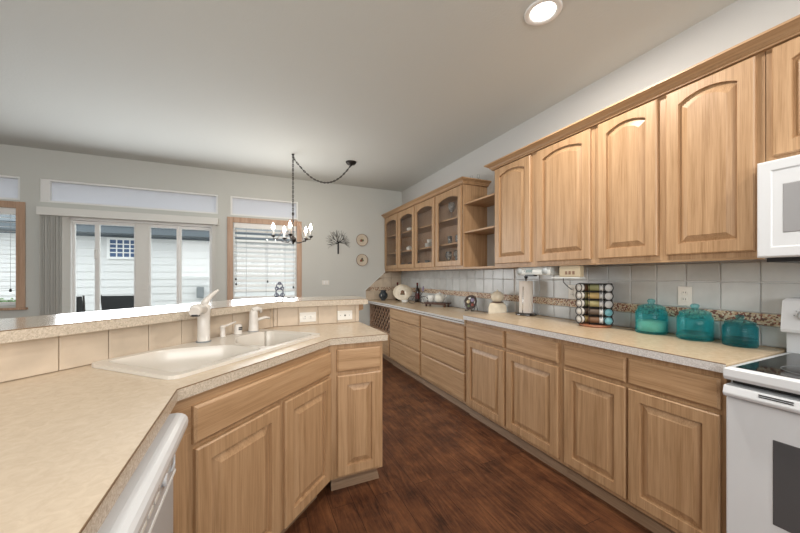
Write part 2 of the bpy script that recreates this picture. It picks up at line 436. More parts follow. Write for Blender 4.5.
# patio door
r = thing('door_1', 'white four-pane patio door', 'door'); del r['category']; struct(r)
DX0, DX1, DZ1 = -2.05, -.52, 1.985
frame_box(DX0, DX1, 0, DZ1, FY + .02, FY + .13, .035).build('door_frame', WHITE, r)
panes = [(-1.995, -1.81), (-1.755, -1.412), (-1.238, -.954), (-.902, -.572)]
edges = [DX0 + .035, -1.7825, -1.325, -.928, DX1 - .035]
for i, (a, b) in enumerate(panes):
    L, R = edges[i] + .001, edges[i + 1] - .001
    yy = FY + (.05 if i in (1, 2) else .075)
    m = MB(); m.box((L, yy, .036), (a, yy + .03, 1.948)).box((b, yy, .036), (R, yy + .03, 1.948))
    m.box((a, yy, 1.91), (b, yy + .03, 1.948)).box((a, yy, .036), (b, yy + .03, .16)); p = m.build('door_panel', WHITE, r)
    MB().box((a, yy + .012, .16), (b, yy + .016, 1.91)).build('door_pane', PANE, p)
MB().box((-1.80, FY + .025, 1.48), (-1.775, FY + .049, 1.60)).build('door_handle', TRIMG, r, bevel=.006)
MB().box((-1.395, FY + .03, .036), (-1.25, FY + .049, 1.948)).build('door_meeting_stile', TRIMG, r, bevel=.004)

# vertical blinds
r = thing('vertical_blinds', 'off-white vertical blinds stacked left of the patio door under a long valance', 'vertical blinds', (-2.262, FY - .1, 1.973))
MB().box((0, 0, 0), (1.81, .015, .092)).box((0, 0.015, 0), (.015, .1, .092)).box((1.795, .015, 0), (1.81, .1, .092)).box((.015, .015, .08), (1.795, .1, .092)).build('valance', TRIMG, r, bevel=.003)
MB().box((.03, .04, .045), (1.78, .075, .079)).build('track', WHITE, r)
m = MB()
for k in range(9):
    x = .040 + k * .024
    a = math.radians(72 if k % 2 else 60)
    m.box((x - .043, .0545, -1.93), (x + .043, .0565, .04), rot=Matrix.Rotation(a, 3, 'Z'))
m.build('vanes', VANE, r)
MB().box((1.735, .055, -1.93), (1.78, .057, .044)).build('end_vane', VANE, r)

# ---------------------------------------------------------------- outside
OY = 9.0
struct(MB().box((-12, FY + .15, -.25), (10, 16, -.12)).build('ground', CONC))
m = MB()
z = -.12; 
while z < 2.15:
    zt = min(z + .165, 2.16)
    m.bm.faces.new([m.bm.verts.new(p) for p in ((-9, OY - .022, z), (4, OY - .022, z), (4, OY, zt), (-9, OY, zt))])
    m.bm.faces.new([m.bm.verts.new(p) for p in ((-9, OY, z), (4, OY, z), (4, OY - .022, z), (-9, OY - .022, z))])
    z += .165
r = thing('neighbor_house', 'white lap-sided neighbouring house with dark eave seen through the patio door', 'house', (0, 0, 0))
m.build('lap_siding', SIDING, r)
MB().box((-9, OY + .01, -.12), (4, OY + .3, 2.6)).build('wall_core', SIDING, r)
MB().box((-9, OY - .5, 2.16), (4, OY + .3, 2.30)).box((-9, OY - .03, 2.12), (4, OY + .01, 2.165)).build('eave', EAVE, r)
m = MB(); m.bm.faces.new([m.bm.verts.new(p) for p in ((-9, OY - .52, 2.3), (4, OY - .52, 2.3), (4, OY + 4, 4.0), (-9, OY + 4, 4.0))])
m.build('roof', EAVE, r)
wnd = frame_box(-2.90, -2.34, 1.64, 2.11, OY - .06, OY - .02, .05).build('window', WHITE, r)
MB().box((-2.85, OY - .045, 1.69), (-2.39, OY - .035, 2.06)).build('pane', plain('blue_window_glass', (.07, .12, .24), .05), wnd)
m = MB()
for i in (1, 2, 3):
    x = -2.85 + .46 * i / 4; zz = 1.69 + .37 * i / 4
    m.box((x - .011, OY - .052, 1.69), (x + .011, OY - .046, 2.06)).box((-2.85, OY - .0535, zz - .011), (-2.39, OY - .0525, zz + .011))
m.build('muntins', WHITE, wnd)
def patio_chair(loc, rz, label):
    r = thing('patio_chair', label, 'chair', loc, rz, 'black sling chairs on the patio')
    m = MB(); m.loops([[(-.22, -.2, .40), (.22, -.2, .40), (.22, .2, .38), (-.22, .2, .38)], [(-.22, -.2, .415), (.22, -.2, .415), (.22, .2, .395), (-.22, .2, .395)]]); m.build('seat', CHAIRM, r)
    m = MB(); m.loops([[(-.22, .2, .42), (.22, .2, .42), (.22, .22, .42), (-.22, .22, .42)], [(-.24, .27, .75), (.24, .27, .75), (.24, .29, .75), (-.24, .29, .75)], [(-.22, .32, 1.07), (.22, .32, 1.07), (.22, .34, 1.07), (-.22, .34, 1.07)]]); m.build('backrest', CHAIRM, r)
    for sx in (-1, 1):
        MB().tube([(sx * .24, -.22, 0), (sx * .24, -.2, .42), (sx * .24, -.18, .62)], .013).build('leg', BLKMETAL, r)
        MB().tube([(sx * .24, .26, 0), (sx * .24, .2, .42), (sx * .24, .33, 1.08)], .013).build('leg', BLKMETAL, r)
        MB().tube([(sx * .25, -.2, .62), (sx * .25, .26, .64)], .016).build('armrest', BLKMETAL, r)
    return r
PZ = -.12
patio_chair((-2.73, 6.95, PZ), PI + .15, 'black sling patio chair outside behind the leftmost patio door panes')
patio_chair((-1.93, 6.95, PZ), PI - .25, 'black sling patio chair outside behind the second patio door pane, with a plant beside it')
patio_chair((-3.45, 6.7, PZ), PI - .5, 'dark patio chair cut by the left edge of the picture')
def plant(name, loc, label, potw, poth, n, ln, stand=0):
    r = thing(name, label, 'potted plant', loc)
    MB().loops([[(-potw * .42, -potw * .42, 0), (potw * .42, -potw * .42, 0), (potw * .42, potw * .42, 0), (-potw * .42, potw * .42, 0)],
                [(-potw / 2, -potw / 2, poth), (potw / 2, -potw / 2, poth), (potw / 2, potw / 2, poth), (-potw / 2, potw / 2, poth)]]).build('planter', plain('dark_blue_glaze', (.03, .04, .06), .3), r)
    m = MB()
    for k in range(n):
        a = random.uniform(0, 2 * PI); l = random.uniform(.5, 1) * ln
        p = [Vector((math.cos(a) * t * l * .8, math.sin(a) * t * l * .8, poth + l * (t - .55 * t * t) )) for t in (0, .35, .7, 1)]
        m.tube(p, [.006, .012, .014, .002], 4)
    m.build('leaves', LEAFM, r)
    return r
plant('potted_plant', (-3.03, 6.2, PZ), 'green plant in a tall dark planter outside the left blind', .24, .98, 26, .24)
plant('potted_plant', (-2.26, 7.75, PZ), 'small green plant on the patio between the two black chairs', .2, .82, 22, .22)
g = thing('wall_box', 'small grey utility box on the white siding, right of the patio door centre', 'utility box', (-1.17, OY - .02, .75))
MB().box((-.07, -.09, 0), (.07, 0, .26)).build('housing', GREYPL, g, bevel=.01)
MB().box((-.055, -.1, .03), (.055, -.09, .23)).build('cover', GREYPL, g, bevel=.004)

# ---------------------------------------------------------------- cabinet parts
def ring(w, h, ins, y, arch, x0=0, z0=0, n=14, top=None):
    l, r_, b = x0 + ins, x0 + w - ins, z0 + ins
    t = z0 + h - (ins if top is None else top)
    P = [(l, y, b), (r_, y, b)]
    for k in range(n + 1):
        u = k / n
        P.append((r_ + (l - r_) * u, y, t - arch * (2 * u - 1) ** 2))
    return P
def door_mb(w, h, arch=0, glass=False, st=.056):
    m = MB(); tp = None if not arch else (.068 if glass else .046)
    o = lambda ins, y: ring(w, h, ins, y, 0)
    q = lambda ins, y: ring(w, h, ins, y, arch, top=(ins - st + tp) if tp else None)
    if glass:
        L = [o(0, 0), o(0, -.015), o(.005, -.02), q(st, -.02), q(st + .006, -.013), q(st + .006, 0)]
        L.append(L[0]); 
        vv = [[m.bm.verts.new(p) for p in K] for K in L[:-1]]; vv.append(vv[0])
        nn = len(vv[0])
        for a, b in zip(vv, vv[1:]):
            for i in range(nn): m.bm.faces.new((a[i], a[(i + 1) % nn], b[(i + 1) % nn], b[i]))
        return m
    L = [o(0, 0), o(0, -.015), o(.005, -.02), q(st, -.02), q(st + .001, -.004), q(st + .007, -.004), q(st + .036, -.0165), q(st + .038, -.018)]
    return m.loops(L)
def drawer_mb(w, h):
    return MB().loops([ring(w, h, 0, 0, 0, n=1), ring(w, h, 0, -.013, 0, n=1), ring(w, h, .009, -.02, 0, n=1)])
def add_door(root, x, z, w, h, arch=0, name='door'):
    return door_mb(w, h, arch).build(name, OAKV, root, loc=(x, 0, z))
def add_drawer(root, x, z, w, h, name='drawer_front'):
    return drawer_mb(w, h).build(name, OAKH, root, loc=(x, 0, z))

RR = -PI / 2
XF = 1.765   # right base face
# near base cabinets (local x runs toward camera)
def base_cab(y_left, y_right, units, label, top=.874, x=XF):
    r = thing('base_cabinet', label, 'cabinet', (x, y_left, 0), RR, 'base cabinets under the right-hand counter')
    W = y_left - y_right; Dp = WX - x - .004
    MB().box((0, 0, .09), (W, Dp, top)).build('carcass', OAKV, r, bevel=.001)
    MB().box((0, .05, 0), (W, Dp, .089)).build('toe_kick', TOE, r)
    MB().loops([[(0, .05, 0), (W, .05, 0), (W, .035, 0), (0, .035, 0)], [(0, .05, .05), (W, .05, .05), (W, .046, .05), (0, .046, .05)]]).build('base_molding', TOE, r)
    for (kind, ya, yb, za, zb) in units:
        f = add_door if kind == 'door' else add_drawer
        f(r, y_left - ya, za, ya - yb, zb - za)
    return r
DT, DB, RT, RB = .695, .115, .846, .716
base_cab(2.425, 1.416, [('drawer', 2.40, 1.925, RB, RT), ('door', 2.40, 1.925, DB, DT), ('drawer', 1.898, 1.440, RB, RT), ('door', 1.898, 1.440, DB, DT)],
         'oak base cabinet with two drawers and two doors below the spice rack and paper towels')
base_cab(1.414, .648, [('drawer', 1.395, 1.033, RB, RT), ('door', 1.395, 1.033, DB, DT), ('drawer', 1.020, .662, RB, RT), ('door', 1.020, .662, DB, DT)],
         'oak base cabinet with two drawers and two doors beside the white range')
T2 = .826
base_cab(3.298, 2.428, [('drawer', 3.272, 2.445, .684, .806), ('drawer', 3.272, 2.445, .546, .674), ('drawer', 3.272, 2.445, .385, .535), ('drawer', 3.272, 2.445, .115, .372)],
         'oak drawer base with four stacked drawers under the lower counter', T2, 1.775)
base_cab(4.25, 3.30, [('drawer', 4.225, 3.33, .676, .806), ('drawer', 4.225, 3.33, .388, .664), ('drawer', 4.225, 3.33, .11, .372)],
         'oak drawer base with three deep drawers next to the wine rack', T2, 1.775)
# wine rack cabinet
r = thing('wine_rack_cabinet', 'dark lattice wine rack cabinet at the far end of the lower counter', 'wine rack', (1.775, FY - .003, 0), RR)
W = FY - 4.255; Dp = WX - 1.775 - .004
m = MB(); m.box((0, 0, .09), (W, Dp, .44)).box((0, 0, .44), (.02, Dp, T2)).box((W - .02, 0, .44), (W, Dp, T2)).box((.02, Dp - .02, .44), (W - .02, Dp, T2)).box((.02, 0, T2 - .02), (W - .02, Dp - .02, T2))
m.build('carcass', OAKIN, r)
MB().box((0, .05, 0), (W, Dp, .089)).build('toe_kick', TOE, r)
add_drawer(r, .02, .11, W - .04, .31)
m = MB(); hh = T2 - .02 - .44; LW = W - .04
for sgn, yy in ((1, .012), (-1, .03)):
    k = -hh - .03
    while k < LW:
        # strip from (k,0) to (k+hh, hh) clipped
        a0 = max(k, 0); a1 = min(k + hh, LW)
        if a1 - a0 > .02:
            za, zb = a0 - k, a1 - k
            if sgn < 0: za, zb = hh - za, hh - zb
            tt = .014
            m.loops([[(.02 + a0, yy, .44 + max(0, za - tt)), (.02 + a0, yy, .44 + min(hh, za + tt)), (.02 + a0, yy + .016, .44 + min(hh, za + tt)), (.02 + a0, yy + .016, .44 + max(0, za - tt))],
                     [(.02 + a1, yy, .44 + max(0, zb - tt)), (.02 + a1, yy, .44 + min(hh, zb + tt)), (.02 + a1, yy + .016, .44 + min(hh, zb + tt)), (.02 + a1, yy + .016, .44 + max(0, zb - tt))]])
        k += .115
m.build('lattice', CASING, r)
MB().box((.02, .08, .44), (W - .02, .09, T2 - .02)).build('back_panel', DARKGAP, r)  # near-black sheet standing in for the shade inside the rack holes

# ---------------------------------------------------------------- countertops
def edge_band(path, zt, th, out, mat, parent, name='edge_band', closed=False):
    """band following path (list of xy), offset to its left by out"""
    m = MB()
    n = len(path); P = [Vector(p) for p in path]
    def offs(d):
        res = []
        for i in range(n):
            if i == 0: t = (P[1] - P[0]).normalized(); nn = Vector((-t.y, t.x)); res.append(P[0] + nn * d); continue
            if i == n - 1: t = (P[-1] - P[-2]).normalized(); nn = Vector((-t.y, t.x)); res.append(P[-1] + nn * d); continue
            t1 = (P[i] - P[i - 1]).normalized(); t2 = (P[i + 1] - P[i]).normalized()
            n1 = Vector((-t1.y, t1.x)); n2 = Vector((-t2.y, t2.x)); b = (n1 + n2).normalized()
            res.append(P[i] + b * (d / b.dot(n1)))
        return res
    A = offs(0); B = offs(out)
    for i in range(n - 1):
        m.loops([[(A[i].x, A[i].y, zt - th), (A[i + 1].x, A[i + 1].y, zt - th), (A[i + 1].x, A[i + 1].y, zt), (A[i].x, A[i].y, zt)],
                 [(B[i].x, B[i].y, zt - th), (B[i + 1].x, B[i + 1].y, zt - th), (B[i + 1].x, B[i + 1].y, zt), (B[i].x, B[i].y, zt)]])
    return m.build(name, mat, parent)
r = thing('right_countertop', 'long beige laminate countertop carrying the teal jars, beside the range', 'countertop')
MB().prism([(1.738, .640), (WX - .002, .640), (WX - .002, 2.43), (1.738, 2.43)], .875, .914).build('slab', LAMR, r)
edge_band([(WX - .012, 2.43), (1.738, 2.43), (1.738, .640)], .9105, .0355, -.002, LAMEDGE2, r)
edge_band([(WX - .012, 2.43), (1.738, 2.43), (1.738, .640)], .9138, .0032, -.0022, STRIPM, r, 'edge_line')
r = thing('lower_countertop', 'lower laminate countertop at the far end, over drawers and wine rack', 'countertop')
MB().prism([(1.748, 2.432), (WX - .002, 2.432), (WX - .002, FY - .002), (1.70, FY - .002), (1.70, 4.9), (1.748, 4.3)], .828, .868).build('slab', LAMR, r)
edge_band([(1.70, FY - .004), (1.70, 4.9), (1.748, 4.3), (1.748, 2.432)], .868, .018, -.003, LAMEDGE2, r)
edge_band([(1.70, FY - .004), (1.70, 4.9), (1.748, 4.3), (1.748, 2.432)], .849, .005, -.001, DARKGAP, r, 'edge_groove')
edge_band([(1.70, FY - .004), (1.70, 4.9), (1.748, 4.3), (1.748, 2.432)], .843, .015, -.003, LAMEDGE2, r, 'lower_edge_band')

# ---------------------------------------------------------------- backsplash
def tiles_y(m, x, ya, yb, za, zb, pitch, g=.004, ph=0, th=.008):
    y = math.floor((ya - ph) / pitch) * pitch + ph
    while y < yb - .01:
        a, b = max(y + g / 2, ya + g / 2), min(y + pitch - g / 2, yb - g / 2)
        if b - a > .01:
            m.loops([[(x, a, za), (x, b, za), (x, b, zb), (x, a, zb)], [(x - th * .6, a, za), (x - th * .6, b, za), (x - th * .6, b, zb), (x - th * .6, a, zb)],
                     [(x - th, a + .003, za + .003), (x - th, b - .003, za + .003), (x - th, b - .003, zb - .003), (x - th, a + .003, zb - .003)]])
        y += pitch
r = thing('tile_backsplash', 'glazed square tile backsplash with fruit border along the right wall', 'backsplash')
YN = -.9
MB().box((WX - .005, YN, .916), (WX - .0005, 2.43, 1.343)).box((WX - .005, 2.43, .870), (WX - .0005, FY - .006, 1.343)).build('grout', GROUTW, r)
m = MB()
for za, zb in ((.918, 1.016), (1.082, 1.236), (1.240, 1.343)):
    tiles_y(m, WX - .005, YN, 2.43, za, zb, .1556, ph=.735)
for za, zb in ((.872, 1.016), (1.082, 1.236), (1.240, 1.343)):
    tiles_y(m, WX - .005, 2.434, FY - .008, za, zb, .1556, ph=.735)
m.build('tiles', TILEW, r)
MB().box((WX - .015, YN, 1.019), (WX - .005, FY - .008, 1.079)).build('fruit_border', BORDER, r, bevel=.003)
r2 = thing('tile_backsplash_return', 'sloping tiled backsplash return on the far wall behind the dark vase', 'backsplash')
def ypoly(m, P, y0, y1):
    m.loops([[(p[0], y0, p[1]) for p in P], [(p[0], y1, p[1]) for p in P]])
m = MB(); ypoly(m, [(1.70, .869), (WX - .016, .869), (WX - .016, 1.343), (2.06, 1.343), (1.70, 1.03)], FY - .0005, FY - .005); m.build('grout', GROUT, r2)
m = MB()
x = 1.70; ztop = lambda q: min(1.343, 1.03 + (q - 1.70) * (1.343 - 1.03) / .36)
for i in range(5):
    a, b = x + i * .155 + .002, min(x + (i + 1) * .155 - .002, WX - .018)
    if b - a < .02: continue
    for za, zb in ((.872, 1.016), (1.082, 1.236), (1.240, 1.343)):
        ta, tb = min(zb, ztop(a)), min(zb, ztop(b))
        if tb - za < .01: continue
        if ta <= za + .005:
            aa = 1.70 + (za - 1.03) / (1.343 - 1.03) * .36 + .004
            P = [(aa, za), (b, za), (b, tb)]
        else: P = [(a, za), (b, za), (b, tb), (a, ta)]
        ypoly(m, P, FY - .005, FY - .012)
m.build('tiles', TILEB, r2)
MB().box((1.78, FY - .013, 1.019), (WX - .02, FY - .005, 1.079)).build('fruit_border', BORDER, r2)
MB().loops([[(1.692, FY - .016, .87), (1.700, FY - .016, .87), (1.700, FY - .001, .87), (1.692, FY - .001, .87)],
            [(1.692, FY - .016, 1.035), (1.700, FY - .016, 1.031), (1.700, FY - .001, 1.031), (1.692, FY - .001, 1.035)],
            [(2.046, FY - .016, 1.343), (2.056, FY - .016, 1.343), (2.056, FY - .001, 1.343), (2.046, FY - .001, 1.343)]]).build('edge_trim', GROUTW, r2)

# ---------------------------------------------------------------- wall cabinets
XU = 2.05; UB, UT = 1.345, 2.26
def wall_cab(y_left, y_right, doors, label, zb=UB, zt=UT, name='wall_cabinet'):
    r = thing(name, label, 'cabinet', (XU, y_left, 0), RR, 'closed wall cabinets along the right wall')
    W = y_left - y_right; Dp = WX - XU - .003
    MB().box((0, 0, zb + .012), (W, Dp, zt)).build('carcass', OAKV, r)
    MB().box((0, .0, zb), (W, .02, zb + .0115)).build('bottom_rail', OAKH, r)
    for ya, yb, za, zc in doors:
        add_door(r, y_left - ya, za, ya - yb, zc - za, .034)
    return r
DZB, DZT = 1.383, 2.252
wall_cab(2.375, 1.398, [(2.350, 1.935, DZB, DZT), (1.868, 1.425, DZB, DZT)], 'oak wall cabinet with two arched doors next to the open shelves')
wall_cab(1.396, .625, [(1.372, 1.035, DZB, DZT), (.992, .652, DZB, DZT)], 'oak wall cabinet with two arched doors next to the microwave')
wall_cab(.622, -.15, [(.600, .25, 1.785, DZT), (.222, -.13, 1.785, DZT)], 'short oak wall cabinet above the microwave', 1.757)
def crown(y0, y1, end_hi, label):
    """profile swept along Y from y0 (near) to y1 (far); mitred return at an end"""
    prof = [(XU, 2.2605), (XU - .022, 2.2605), (XU - .022, 2.268), (XU - .030, 2.272), (XU - .038, 2.284), (XU - .062, 2.300), (XU - .070, 2.303), (XU - .070, 2.313), (XU, 2.313)]
    r = thing('crown_molding', label, 'molding')
    m = MB(); L = []
    if end_hi == 'far':   # return at far end (y1) going to wall
        L = [[(p[0], y0, p[1]) for p in prof], [(p[0], y1 + (XU - p[0]), p[1]) for p in prof], ]
        m.loops(L)
        m2 = [[(p[0], y1 + (XU - p[0]), p[1]) for p in prof], [(WX - .002, y1 + (XU - p[0]), p[1]) for p in prof]]
        m.loops(m2)
    else:
        m.loops([[(p[0], y1, p[1]) for p in prof], [(p[0], y0 - (XU - p[0]), p[1]) for p in prof]])
        m.loops([[(p[0], y0 - (XU - p[0]), p[1]) for p in prof], [(WX - .002, y0 - (XU - p[0]), p[1]) for p in prof]])
    m.build('profile', OAKY, r)
    MB().box((XU, y0, 2.2605), (WX - .002, y1, 2.30)).build('top_board', OAKY, r)
crown(-.15, 2.375, 'far', 'oak crown molding over the near wall cabinets')
crown(2.865, FY - .004, 'near', 'oak crown molding over the glass-door cabinet')

# glass-door cabinet
r = thing('glass_door_cabinet', 'oak display cabinet with four arched glass doors holding glassware', 'cabinet', (XU, FY - .004, 0), RR)
W = FY - .004 - 2.865; Dp = WX - XU - .003
m = MB(); m.box((W - .02, 0, UB), (W, Dp, UT)).box((0, 0, UB), (.02, Dp, UT)).box((.02, .02, UB + .01), (W - .02, Dp, UB + .03)).box((.02, .02, UT - .02), (W - .02, Dp, UT))
m.build('carcass', OAKV, r)
MB().box((.02, Dp - .012, UB + .03), (W - .02, Dp, UT - .02)).build('back_panel', OAKIN, r)
dw_ = (W - .03) / 4
m = MB(); m.box((.02, 0, UB), (W - .02, .02, UB + .04)).box((.02, 0, UT - .045), (W - .02, .02, UT))
for k in range(1, 4): m.box((.015 + k * dw_ - .02, 0, UB + .04), (.015 + k * dw_ + .02, .02, UT - .045))
m.build('face_frame', OAKV, r)
SH = (1.655, 1.945)
SH = (1.635, 1.925)
for z in SH: MB().box((.021, .03, z), (W - .021, Dp - .013, z + .018)).build('shelf', OAKH, r)
for k in range(4):
    x0 = .015 + k * dw_ + .012; ww = dw_ - .024
    d = door_mb(ww, DZT - DZB, .038, True).build('door', OAKV, r, loc=(x0, 0, DZB))
    MB().loops([ring(ww, DZT - DZB, .058, -.010, .038, top=.07), ring(ww, DZT - DZB, .058, -.007, .038, top=.07)]).build('glass_pane', PANEC, d)
# open shelves between cabinets
for z, lab in ((1.728, 'lower open oak shelf between the glass cabinet and the closed wall cabinet'), (2.036, 'upper open oak shelf between the glass cabinet and the closed wall cabinet')):
    tag(MB().box((XU + .01, 2.377, z), (WX - .003, 2.863, z + .018)).build('open_shelf', OAKY, bevel=.002), lab, 'shelf', 'open corner shelves')
tag(MB().box((XU, 2.377, UB), (WX - .003, 2.863, UB + .02)).build('bottom_shelf', OAKY, bevel=.002), 'oak bottom board closing the open shelves just above the tiles', 'shelf')

# ---------------------------------------------------------------- peninsula with sink
Q = math.sqrt(.5)
def ab(a, b): return ((a - b) * Q, (a + b) * Q)
def rot_rect(a0, a1, b0, b1, r_=.03, n=4, cut=None):
    """rounded polygon in ab coords -> xy (ccw)"""
    cs = [(a0, b0), (a1, b0), (a1, b1), (a0, b1)]
    if cut: cs = cut
    out = []
    for i, c in enumerate(cs):
        p = Vector(c); q = Vector(cs[i - 1]); s_ = Vector(cs[(i + 1) % len(cs)])
        d1 = (q - p).normalized(); d2 = (s_ - p).normalized()
        A = p + d1 * r_; B = p + d2 * r_
        for k in range(n + 1):
            t = k / n; v = A * (1 - t) ** 2 + p * 2 * t * (1 - t) + B * t ** 2
            out.append(v)
    return out
def xy(L): return [ab(v[0], v[1]) for v in L]
YB = 2.41; KW = 2.291  # wall lines: y = x + KW ; y = YB
XB = YB - KW
outer = [(-.222, -.8), (-.222, 1.213), (.395, 1.832), (.745, 1.832), (.745, YB - .0), (XB, YB), (-1.35, -1.35 + KW), (-1.35, -.8)]
r = thing('peninsula_countertop', 'angled beige laminate countertop around the double sink', 'countertop')
RIM = (.742, 1.637, 1.098, 1.600)
hole = xy(rot_rect(RIM[0] + .02, RIM[1] - .02, RIM[2] + .02, RIM[3] - .02, .03))
outs = [(p[0], p[1]) for p in outer]
MB().prism(outs, .875, .914, [list(reversed(hole))]).build('slab', LAM, r)
path = [(-.222, -.8), (-.222, 1.213), (.395, 1.832), (.745, 1.832), (.745, YB)]
edge_band(path, .9105, .0355, -.002, LAMEDGE, r)
edge_band(path, .9138, .0032, -.0022, STRIPM, r, 'edge_line')

# sink
r = thing('kitchen_sink', 'biscuit-coloured double-bowl drop-in sink in the angled counter', 'sink')
rim_o = rot_rect(*RIM, .05)
bowlA = [(RIM[0] + .045, RIM[2] + .04), (1.195, RIM[2] + .04), (1.195, 1.36), (1.07, 1.50), (.99, RIM[3] - .045), (RIM[0] + .045, RIM[3] - .045)]
bowlB = [(1.235, RIM[2] + .04), (RIM[1] - .045, RIM[2] + .04), (RIM[1] - .045, 1.46), (1.54, 1.495), (1.36, 1.495), (1.235, 1.36)]
ra = rot_rect(0, 0, 0, 0, .035, cut=bowlA); rb = rot_rect(0, 0, 0, 0, .035, cut=bowlB)
m = MB()
m.prism(xy(rot_rect(RIM[0] + .006, RIM[1] - .006, RIM[2] + .006, RIM[3] - .006, .046)), .9145, .928, [list(reversed(xy(ra))), list(reversed(xy(rb)))])
m.build('rim', SINKM, r, bevel=.005, seg=3)
def inset(L, d):
    c = sum((Vector(p) for p in L), Vector((0, 0))) / len(L)
    return [Vector(p) + (c - Vector(p)).normalized() * d for p in L]
for L, nm in ((ra, 'left_bowl'), (rb, 'right_bowl')):
    Ls = []
    for d, z in ((0, .9275), (.006, .915), (.012, .86), (.02, .79), (.045, .765), (.10, .758)):
        Ls.append([(*ab(*p), z) for p in inset(L, d)])
    m = MB(); m.loops(Ls, False, True, True); b_ = m.build('bowl', SINKM, r, label=nm.replace('_', ' ') + ' of the sink')
    c = sum((Vector(p) for p in L), Vector((0, 0))) / len(L)
    MB().lathe([(.001, .004), (.03, .004), (.042, .002), (.043, 0)], (*ab(*c), .759), 20).build('drain', CHROME, b_)

# faucets on the sink deck
def atab(a, b, z): x, y = ab(a, b); return (x, y, z)
r = thing('kitchen_faucet', 'almond single-lever pull-out kitchen faucet at the middle of the sink', 'faucet', atab(1.207, 1.545, .9285), 0)
MB().lathe([(.034, 0), (.034, .004), (.029, .006), (.029, .14), (.031, .16), (.031, .185), (.022, .197), (.008, .2)], n=24).build('body', FAUC, r)
MB().lathe([(.0345, -.0), (.0345, .006)], n=24).build('base_ring', GREYPL, r)
m = MB(); m.tube([(.0, -.0, .165), (-.005, -.035, .172), (-.012, -.07, .178), (-.02, -.11, .176), (-.022, -.135, .168)], [.024, .024, .026, .029, .024], 16)
s_ = m.build('spout', FAUC, r)
MB().lathe([(.018, 0), (.02, -.008), (.012, -.010)], (-.021, -.118, .155), 16).build('aerator', BLACK, s_)
MB().tube([(.0, .0, .19), (.012, .004, .215), (.034, .008, .240), (.066, .012, .268)], [.020, .016, .011, .006], 12).build('lever', FAUC, r)
r = thing('side_lever_pump', 'small almond lever post on the sink deck right of the main faucet', 'soap pump', atab(1.338, 1.565, .9285), PI / 4 - .2)
MB().lathe([(.016, 0), (.016, .003), (.013, .005), (.013, .052), (.015, .055), (.015, .062), (.004, .066)], n=18).build('post', FAUC, r)
MB().tube([(0, 0, .057), (.03, -.005, .064), (.07, -.01, .078)], [.007, .006, .005], 8).build('nozzle', FAUC, r)
r = thing('air_gap_cap', 'short almond sink cap with dark vent marks between the two faucets', 'air gap', atab(1.438, 1.560, .9285), PI / 4 - .1)
MB().lathe([(.024, 0), (.024, .004), (.021, .006), (.021, .048), (.018, .056), (.004, .059)], n=20).build('cap', FAUC, r)
for z in (.026, .036):
    MB().box((-.011, -.0235, z), (.011, -.019, z + .006)).build('vent_slot', BLACK, r)
r = thing('filter_faucet', 'small almond filtered-water faucet with side spout and hooked top', 'faucet', atab(1.545, 1.550, .9285), PI / 4)
MB().lathe([(.031, 0), (.031, .005), (.029, .007), (.028, .05), (.025, .10), (.024, .12), (.016, .132), (.003, .137)], n=20).build('body', FAUC, r)
MB().tube([(0, 0, .066), (.03, -.012, .070), (.07, -.028, .078), (.095, -.038, .072)], [.011, .010, .009, .008], 10).build('spout', FAUC, r)
MB().tube([(-.012, 0, .128), (.018, -.008, .138), (.040, -.014, .133), (.046, -.016, .112)], [.018, .016, .013, .009], 10).build('lever', FAUC, r)
MB().lathe([(.0315, -.0005), (.0315, .004)], n=20).build('base_ring', GREYPL, r)

# cabinets of the peninsula
XA = -.247; KD = 1.464; YS = 1.857; XE = .722
XC = YS - KD; YC = XA + KD     # diag from (XA,YC) to (XC,YS)
r = thing('sink_base_cabinet', 'angled oak sink base cabinet with false drawer front and two doors', 'cabinet', (XA, YC, 0), PI / 4)
LD = math.hypot(XC - XA, YS - YC)
MB().prism([(.0, 0), (LD, 0), (LD - .2, .50), (.2, .50)], .09, .742).build('carcass', OAKV, r)
MB().box((.001, 0, .742), (LD - .001, .02, .874)).build('top_rail', OAKH, r)
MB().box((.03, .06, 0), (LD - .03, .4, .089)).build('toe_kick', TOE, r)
a0 = (XA + YC) * Q
add_drawer(r, .762 - a0, .706, 1.588 - .762, .128, 'false_drawer_front')
add_door(r, .768 - a0, .10, 1.172 - .768, .688 - .10)
add_door(r, 1.205 - a0, .10, 1.588 - 1.205, .688 - .10)
r = thing('end_base_cabinet', 'narrow oak base cabinet with one drawer and one door at the counter end', 'cabinet', (XC + .001, YS, 0), 0)
W = XE - XC
MB().prism([(0, 0), (W, 0), (W, YB - YS - .002), (.05, YB - YS - .002)], .09, .874).build('carcass', OAKV, r)
MB().prism([(.02, .05), (W - .02, .05), (W - .02, YB - YS - .002), (.1, YB - YS - .002)], 0, .089).build('toe_kick', TOE, r)
MB().loops([[(.02, .05, 0), (W - .02, .05, 0), (W - .008, .038, 0), (.02, .038, 0)], [(.02, .05, .045), (W - .02, .05, .045), (W - .016, .046, .045), (.02, .046, .045)]]).loops(
    [[(W - .02, .05, 0), (W - .02, .5, 0), (W - .008, .5, 0), (W - .008, .038, 0)], [(W - .02, .05, .045), (W - .02, .5, .045), (W - .016, .5, .045), (W - .016, .046, .045)]]).build('base_molding', TOE, r)
add_drawer(r, .435 - XC, .712, .705 - .435, .132)
add_door(r, .438 - XC, .105, .705 - .438, .69 - .105)
# body of the peninsula behind the dishwasher
tag(MB().prism([(-.86, -.79), (-.865, 1.30), (-.60, 1.55), (-.275, 1.221), (XA, YC - .028), (XA, 1.185), (-.86, 1.184)], .0, .874).build('filler_cabinet', OAKV), 'oak corner filler stile between the dishwasher and the sink base', 'cabinet')
